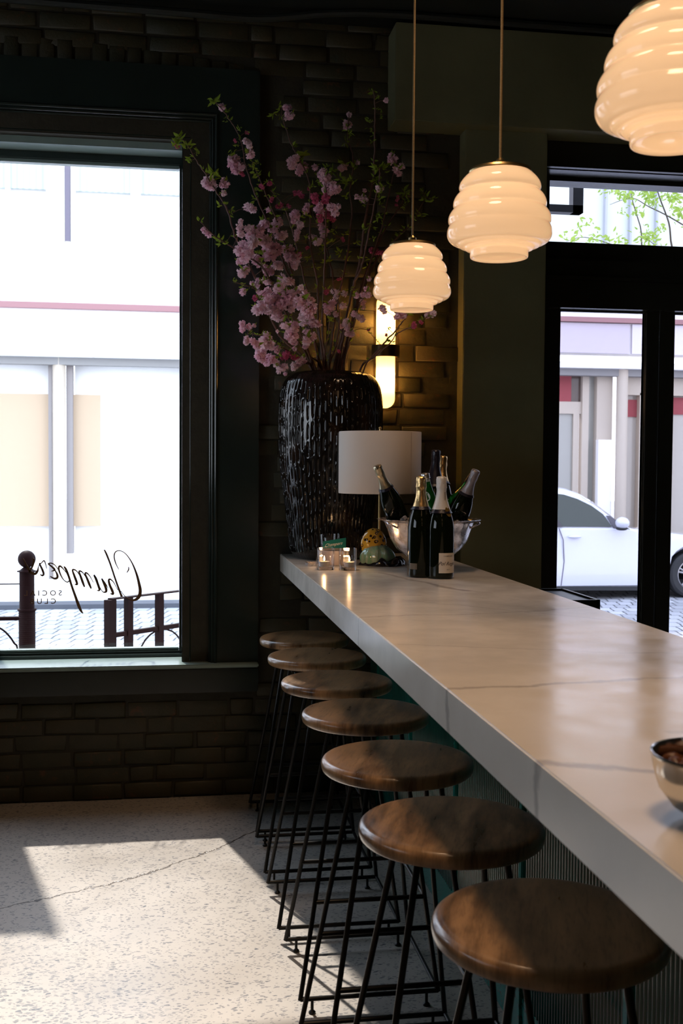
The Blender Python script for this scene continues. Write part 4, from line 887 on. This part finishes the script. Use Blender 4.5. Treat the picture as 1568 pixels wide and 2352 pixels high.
# ground floor left
part('storefront_wall', M_white, [(-22, rx(110), FY+.3, FY+.4, GZ, zs), (rx(168), rx(430), FY+.3, FY+.4, GZ, zs)])
part('painted_reflection', M_beige, [(rx(-60), rx(110), FY+.2, FY+.3, fz(1210), fz(905))]); part('painted_reflection', M_beige, [(rx(166), rx(228), FY+.2, FY+.3, fz(1210), fz(905))])  # beige slabs paint the reflections in the shop windows
b = B(); b.lathe([(rx(150)/2-rx(120)/2, 0), (rx(150)/2-rx(120)/2, zs-GZ)], (rx(136), .0, 0), 20); b.build('column', M_cream, fac)
part('column', simple('grey_pilaster', (.27, .24, .24), .8), [(rx(151), rx(166), FY+.05, FY+.3, fz(1272), zs), (rx(110), rx(118), FY+.05, FY+.3, GZ, zs)])
# ground floor right
part('storefront_frame', M_cream, [(rx(1200), rx(1283), FY+.2, FY+.3, GZ, rz(838)), (rx(1200), rx(1362), FY+.2, FY+.3, rz(850), rz(838)), (rx(1270), rx(1345), FY+.2, FY+.3, rz(950), rz(922)), (rx(1327), rx(1340), FY+.2, FY+.3, GZ, rz(950)), (rx(1345), rx(1360), FY+.15, FY+.3, GZ, rz(838)), (rx(1376), rx(1412), FY+.1, FY+.3, GZ, rz(838)), (rx(1438), 25, FY+.1, FY+.3, rz(905), rz(845)), (rx(1475), rx(1482), FY+.1, FY+.3, GZ, rz(900)), (rx(1541), rx(1550), FY+.1, FY+.3, GZ, rz(900)), (rx(1438), 25, FY+.1, FY+.3, GZ, GZ+.7)])
part('door_glass', M_shop, [(rx(1270), rx(1327), FY+.25, FY+.3, GZ, rz(950)), (rx(1360), rx(1376), FY+.25, FY+.3, GZ, rz(845))])
part('transom_glass', simple('dark_shop_glass', (.10, .07, .06), .15), [(rx(1283), rx(1345), FY+.25, FY+.3, rz(922), rz(850))])
part('reflected_awning', M_maroon, [(rx(1283), rx(1322), FY+.22, FY+.25, rz(922), rz(858)), (rx(1438), rx(1482), FY+.22, FY+.25, rz(955), rz(915)), (rx(1541), 25, FY+.22, FY+.25, rz(948), rz(908))])  # maroon strips paint an awning's reflection on the glass
part('shop_window', simple('shop_window_glass', (.42, .38, .34), .10), [(rx(1438), rx(1475), FY+.25, FY+.3, GZ, rz(905)), (rx(1482), rx(1541), FY+.25, FY+.3, GZ, rz(905)), (rx(1550), 25, FY+.25, FY+.3, GZ, rz(905))])
b = B(); rc = (rx(1438)-rx(1413))/2; b.lathe([(rc, 0), (rc, rz(838)-GZ)], (rx(1425.5), -.05, 0), 24); b.build('column', M_cream, fac)
part('painted_sun_patch', M_white, [(rx(1375), rx(1405), FY-.02, FY+.1, GZ, rz(1010))])  # white slab paints sunlight onto the lower part of the pier

# iron fence and bollard outside the window
M_iron = simple('brown_black_iron', (.014, .005, .005), .55, 0, spec=.04)
PYo = 7.2; pc_ = at(62, 1400, PYo)
t = thing('iron_bollard', 'dark iron bollard post with ball top outside window', 'bollard', (pc_.x, PYo, GZ))
u_ = PYo/F; zf = lambda py, px=62: at(px, py, PYo).z-GZ
rp = 16.5*u_
pr = [(1e-4, 0), (rp*1.3, 0), (rp*1.3, .1)]
zz = .1
while zz < zf(1402): pr += [(rp*1.08, zz), (rp*1.13, zz+.005), (rp*1.08, zz+.010)]; zz += .0125
pr += [(rp*1.25, zf(1402)), (rp*1.25, zf(1398)), (rp, zf(1397)), (rp*.98, zf(1314)), (rp*1.28, zf(1313)), (rp*1.28, zf(1311)), (rp*.9, zf(1309)), (rp*.42, zf(1302)), (rp*.4, zf(1300)), (1e-4, zf(1299))]
B().lathe(pr, n=32).build('post', M_iron, t, ang=50)
B().sphere((0, 0, zf(1284)), 19.5*u_, 28, 16).build('ball_finial', M_iron, t)
t = thing('iron_railing', 'low iron railing left of the bollard', 'railing', (pc_.x-1.2, PYo, GZ))
bx_ = pc_.x-(pc_.x-1.2)
B().box(-2.5, bx_-rp*.9, -.018, .018, zf(1424), zf(1416)).build('rail', M_iron, t, smooth=False)
B().tube([(-2.5, 0, zf(1341)), (bx_-rp*.9, 0, zf(1341))], .004, 6).build('wire', M_iron, t)
a_ = [at(x, y, PYo)-Vector((pc_.x-1.2, PYo, GZ)) for x, y in ((-60, 1436), (-20, 1436), (5, 1446), (22, 1462), (33, 1478), (40, 1490), (48, 1560))]
B().tube(catmull(a_, 5), .006, 8).build('scroll', M_iron, t)
# right railing runs away to the right
f0 = at(253, 1376, 7.4); dirv = (at(2725, 973, 5)-Vector((0, 0, H))); dirv.z = 0; dirv.normalize()
t = thing('iron_railing', 'dark iron stair railing with square posts right of the bollard', 'railing', (f0.x, f0.y, GZ))
def sol(px, off=0):   # distance along railing where it crosses pixel column px
    lo, hi = -1, 6
    for _ in range(40):
        m_ = (lo+hi)/2; q = Vector((f0.x, f0.y, 1))+dirv*m_; dd = q-Vector((0, 0, H)); X = 784+F*dd.dot(CR)/dd.dot(CF)
        if X < px: lo = m_
        else: hi = m_
    return lo
def zat(px, py, s_): return at(px, py, f0.y+dirv.y*s_).z-GZ
s0 = 0; s1 = sol(470); za = zat(253, 1376, 0); zb2 = zat(258, 1460, 0)
s2 = sol(295); s3 = sol(366)
perp = Vector((-dirv.y, dirv.x, 0))
def bar(p0, p1, w_, h_):
    b = B(); d_ = (p1-p0).normalized(); u1 = perp*w_/2; v1 = Vector((0, 0, 1)).cross(perp).normalized() if abs(d_.z) > .9 else Vector((0, 0, 1)); v1 = v1*h_/2
    return b.add([p0-u1-v1, p0+u1-v1, p0+u1+v1, p0-u1+v1, p1-u1-v1, p1+u1-v1, p1+u1+v1, p1-u1+v1], [(0,1,2,3),(7,6,5,4),(0,4,5,1),(1,5,6,2),(2,6,7,3),(3,7,4,0)])
for s_, wdt in ((0, .058), (s2, .045), (s3, .045), (sol(470), .045)):
    bar(dirv*s_+Vector((0, 0, 0)), dirv*s_+Vector((0, 0, za-.005)), wdt, wdt).build('post', M_iron, t, smooth=False)
bar(Vector((0, 0, za)), dirv*s1+Vector((0, 0, za)), .05, .010).build('top_rail', M_iron, t, smooth=False)
bar(Vector((0, 0, zb2)), dirv*s1+Vector((0, 0, zb2)), .03, .03).build('lower_rail', M_iron, t, smooth=False)
s4, s5 = sol(318), sol(420); ap = []
for i in range(13): a = PI*i/12; s_ = (s4+s5)/2-(s5-s4)/2*math.cos(a); ap.append(dirv*s_+Vector((0, 0, zb2-.20+.19*math.sin(a))))
ap = [ap[0]-Vector((0, 0, .5))]+ap+[ap[-1]-Vector((0, 0, .5))]
B().tube(ap, .006, 8).build('arch', M_iron, t)

# unseen board added outside the glass to cast the shade left of the sun patch
t = thing('shade_board', 'grey free-standing board added out of view outside the window to shade the floor', 'panel', (-1.6, 5.2, GZ))
B().cbox(.30, .76, -.04, .04, .25, 2.80, .01).build('board', simple('grey_panel_paint', (.3, .32, .33), .6), t)
for x in (.30, .74): B().box(x-.01, x+.03, -.03, .03, 0, 2.84).build('post', M_iron, t, smooth=False)

# hanging sign frame outside the transom
t = thing('hanging_frame', 'black open sign frame hanging outside the transom window', 'sign frame', at(1300, 440, 5.6))
o_ = at(1300, 440, 5.6)
def fp(px, py): q = at(px, py, 5.6)-o_; return q
a = fp(1226, 480); c_ = fp(1334, 492); d_ = fp(1311, 474); top = fp(1311, 330)
b = B().box(a.x, c_.x, -.03, .03, c_.z, d_.z); b.box(d_.x, c_.x, -.03, .03, c_.z, top.z); b.box(a.x, a.x+.05, -.03, .03, c_.z, top.z); b.box(a.x, c_.x, -.03, .03, top.z-.04, top.z)
b.build('frame', simple('black_sign_metal', (.03, .03, .035), .4), t, smooth=False)
b = B().tube([(top.x, 0, top.z), (top.x, -.64, top.z)], .012, 8); b.build('wall_arm', M_iron, t)

# street tree
M_leaf2 = petal_mat('fresh_tree_leaves', (.42, .55, .12), (.26, .42, .08)); M_tbark = painted('tree_bark', (.10, .075, .055), .8, .4, .4, 30)
TYr = 9.0; tb = at(1720, 900, TYr); tb = Vector((tb.x, TYr, GZ))
t = thing('street_tree', 'young street tree with fresh green leaves outside transom', 'tree', tb)
rr = random.Random(21); b = B(); lb = B()
b.tube(catmull([Vector((0, 0, 0)), Vector((.05, 0, 1.5)), Vector((0, .05, 2.7)), Vector((-.05, 0, 3.6)), Vector((0, 0, 4.6))], 6), [.09*(1-.7*i/24) for i in range(25)], 10)
def tw(path, r_):
    P = catmull([at(x, y, Y_)-tb for x, y, Y_ in path], 6); b.tube(P, [r_*(1-.75*i/(len(P)-1)) for i in range(len(P))], 6); return P
tips = []
for path, r_ in (([(1700, 700, 9.0), (1560, 600, 8.9), (1535, 510, 8.8), (1510, 440, 8.7), (1500, 380, 8.7)], .012), ([(1700, 720, 9.0), (1500, 620, 8.9), (1470, 520, 8.8), (1452, 460, 8.8), (1440, 400, 8.8)], .009),
                 ([(1640, 560, 9), (1540, 500, 8.9), (1490, 475, 8.8), (1450, 455, 8.8), (1400, 470, 8.8)], .007), ([(1640, 640, 9), (1480, 590, 9.1), (1400, 560, 9.1), (1340, 545, 9.1), (1300, 555, 9.1)], .007),
                 ([(1680, 500, 9.1), (1580, 440, 9.1), (1500, 430, 9.1), (1420, 420, 9.1)], .008), ([(1640, 640, 9), (1540, 600, 8.9), (1500, 560, 8.8), (1475, 545, 8.8)], .006)):
    tips += tw(path, r_)
for px, py, n_ in ((1410, 440, 22), (1440, 450, 34), (1480, 440, 44), (1500, 460, 40), (1545, 450, 50), (1560, 480, 36), (1465, 480, 16), (1395, 430, 14), (1430, 480, 10), (1555, 500, 16), (1485, 530, 18), (1500, 545, 26), (1515, 525, 14), (1480, 555, 22), (1470, 540, 10),
                   (1365, 548, 14), (1395, 552, 12), (1415, 550, 16), (1385, 555, 8), (1300, 548, 14), (1315, 535, 10), (1340, 520, 8), (1350, 512, 6), (1370, 518, 6), (1362, 560, 12), (1425, 560, 12), (1530, 420, 30), (1600, 450, 60), (1600, 520, 40), (1450, 400, 40), (1560, 400, 50), (1340, 560, 8)):
    for k in range(n_):
        q = at(px+rr.gauss(0, 9), py+rr.gauss(0, 8), 8.85+rr.uniform(-.25, .25))-tb
        leaf(lb, q, Vector((rr.uniform(-1, 1), rr.uniform(-1, 1), rr.uniform(-1, .6))), rr.uniform(.035, .065), rr)
b.build('trunk', M_tbark, t, ang=80); lb.build('foliage', M_leaf2, t, recalc=False, smooth=False)

# parked car
M_car = simple('white_car_paint', (.62, .62, .70), .18, 0, coat=1.0, coatr=.03); M_cglass = simple('car_window_glass', (.06, .065, .055), .15, 0, spec=.3); M_rub = simple('tyre_rubber', (.02, .02, .022), .7)
M_rim = simple('dark_alloy', (.30, .29, .30), .3, .8)
CY = 14.95
w0 = at(1590, 1341, CY); cu = CY/F
t = thing('car', 'white SUV parked across the street, seen through the door', 'car', (w0.x, CY, GZ))
def cp(px, py): q = at(px, py, CY); return (q.x-w0.x, q.z-GZ)
lowz = cp(1300, 1352)[1]
top = [(-3.75, .95), (-3.70, 1.15), (-3.5, 1.45), (-3.1, 1.60), (-2.6, 1.655), cp(1282, 1117), cp(1320, 1121), cp(1352, 1133), cp(1385, 1155), cp(1415, 1182), cp(1440, 1205), cp(1455, 1213), cp(1500, 1217), cp(1568, 1226)]
xe, ze = cp(1568, 1226); top += [(.45, ze-.07), (.75, ze-.17), (.88, ze-.30), (.92, .55)]
def tz(x):
    for (a, za_), (c_, zc_) in zip(top, top[1:]):
        if a <= x <= c_: return za_+(zc_-za_)*(x-a)/(c_-a)
    return .5
beltx = lambda x: min(tz(x), 1.04)
b = B(); xs = [-3.74+i*(.91+3.74)/60 for i in range(61)]; secs = []
for x in xs:
    zt_ = tz(x); bz = min(zt_-.02, cp(1360, 1212)[1]); hw = .92*(1-max(0, (x-.3))**2*.35-max(0, -3.3-x)**2*.6)
    lz = lowz
    for wx in (0, -2.85):
        if abs(x-wx) < .40: lz = max(lz, .34+math.sqrt(max(0, .40**2-(x-wx)**2))-.0)
    lz = min(lz, bz-.05)
    sec = [(.05, lz), (.0, lz+.04), (.0, (lz+bz)/2-.05), (.015, (lz+bz)/2+.05), (.03, bz-.03), (.06, bz), (.06+.28*max(0, (zt_-.06-bz))/.55, max(bz, zt_-.07)), (.06+.28*max(0, (zt_-bz))/.55+.10, max(bz, zt_-.01)), (.92, zt_+.01)]
    inset = .92-hw
    secs.append([Vector((x, inset+yy, z_)) for yy, z_ in sec]+[Vector((x, 1.84-inset-yy, z_)) for yy, z_ in reversed(sec[:-1])])
n = len(secs[0]); o_ = len(b.v)
for s_ in secs: b.v += s_
for i in range(len(secs)-1):
    for j in range(n-1): b.f.append((o_+i*n+j, o_+i*n+j+1, o_+(i+1)*n+j+1, o_+(i+1)*n+j))
b.f.append(tuple(o_+j for j in range(n))); b.f.append(tuple(o_+(len(secs)-1)*n+j for j in range(n)))
b.build('body', M_car, t, ang=40)
def plate(name, pts, mat, y_of, th=.012, parent=t):
    b = B(); b.extr([cp(*q) for q in pts], th, lambda u, v, t_: (u, y_of(u, v)-t_, v)); return b.build(name, mat, parent, smooth=False)
bz0 = cp(1360, 1212)[1]; yy = lambda u, v: .05+.28*max(0, v-bz0)/.55
plate('side_window', [(1205, 1209), (1205, 1146), (1245, 1137), (1282, 1134), (1310, 1137), (1340, 1147), (1370, 1163), (1393, 1182), (1408, 1210)], M_cglass, yy)
b = B(); pw = [cp(1284, 1209), cp(1274, 1134)]
plate('window_pillar', [(1276, 1210), (1262, 1160), (1266, 1160), (1294, 1210)], simple('car_black_trim', (.04, .03, .035), .4), lambda u, v: yy(u, v)-.013)
plate('quarter_window', [(1411, 1213), (1400, 1185), (1408, 1186), (1450, 1217)], simple('car_dark_trim', (.07, .06, .075), .4), yy)
m0 = cp(1421, 1200); B().sphere((m0[0], -.12, m0[1]), .10, 20, 12, (1.0, 1.1, .85)).build('side_mirror', M_car, t)
m1 = cp(1421, 1213); B().sphere((m1[0], -.10, m1[1]), .085, 16, 10, (1.0, 1.0, .35)).build('mirror_base', M_rub, t)
h0 = cp(1319, 1233); B().sphere((h0[0], -.015, h0[1]), .10, 20, 8, (1.0, .35, .22)).build('door_handle', M_car, t)
b = B().tube([(cp(1284, 1214)[0], .008, bz0-.01), (cp(1293, 1240)[0], -.002, cp(1293, 1240)[1]), (cp(1295, 1290)[0], -.002, cp(1295, 1290)[1]), (cp(1288, 1345)[0], -.0, cp(1288, 1345)[1])], .007, 6); b.build('door_seam', M_dk, t)
plate('sill_trim', [(1180, 1347), (1462, 1347), (1520, 1347), (1520, 1356), (1180, 1356)], M_rub, lambda u, v: .0, .02)
B().box(-3.6, .8, .15, 1.7, .18, lowz+.1).build('underbody', M_rub, t, smooth=False)
for wx in (0, -2.85):
    for wy in (.13, 1.71):
        wr = .34; wh = B().lathe([(.215, -.105), (.30, -.112), (.335, -.09), (wr, -.05), (wr, .05), (.335, .09), (.30, .112), (.215, .105)], n=48).xf(Matrix.Translation((wx, wy, wr)) @ Matrix.Rotation(PI/2, 4, 'X')).build('wheel', M_rub, t)
        rb = B(); rb.lathe([(.215, -.10), (.225, -.10), (.225, .105), (.21, .108), (.205, .08), (.205, -.08)], n=40)
        rb.lathe([(1e-4, .08), (.05, .085), (.055, .06), (1e-4, .06)], n=24)
        for k in range(5):
            for s_ in (-.13, .13):
                a = 2*PI*k/5+.3; rb.tube([(.04*math.cos(a), .04*math.sin(a), .075), (.21*math.cos(a+s_), .21*math.sin(a+s_), .095)], [.022, .014], 6)
        rb.xf(Matrix.Translation((wx, wy, wr)) @ Matrix.Rotation(PI/2 if wy < 1 else -PI/2, 4, 'X')).build('rim', M_rim, wh, ang=40)
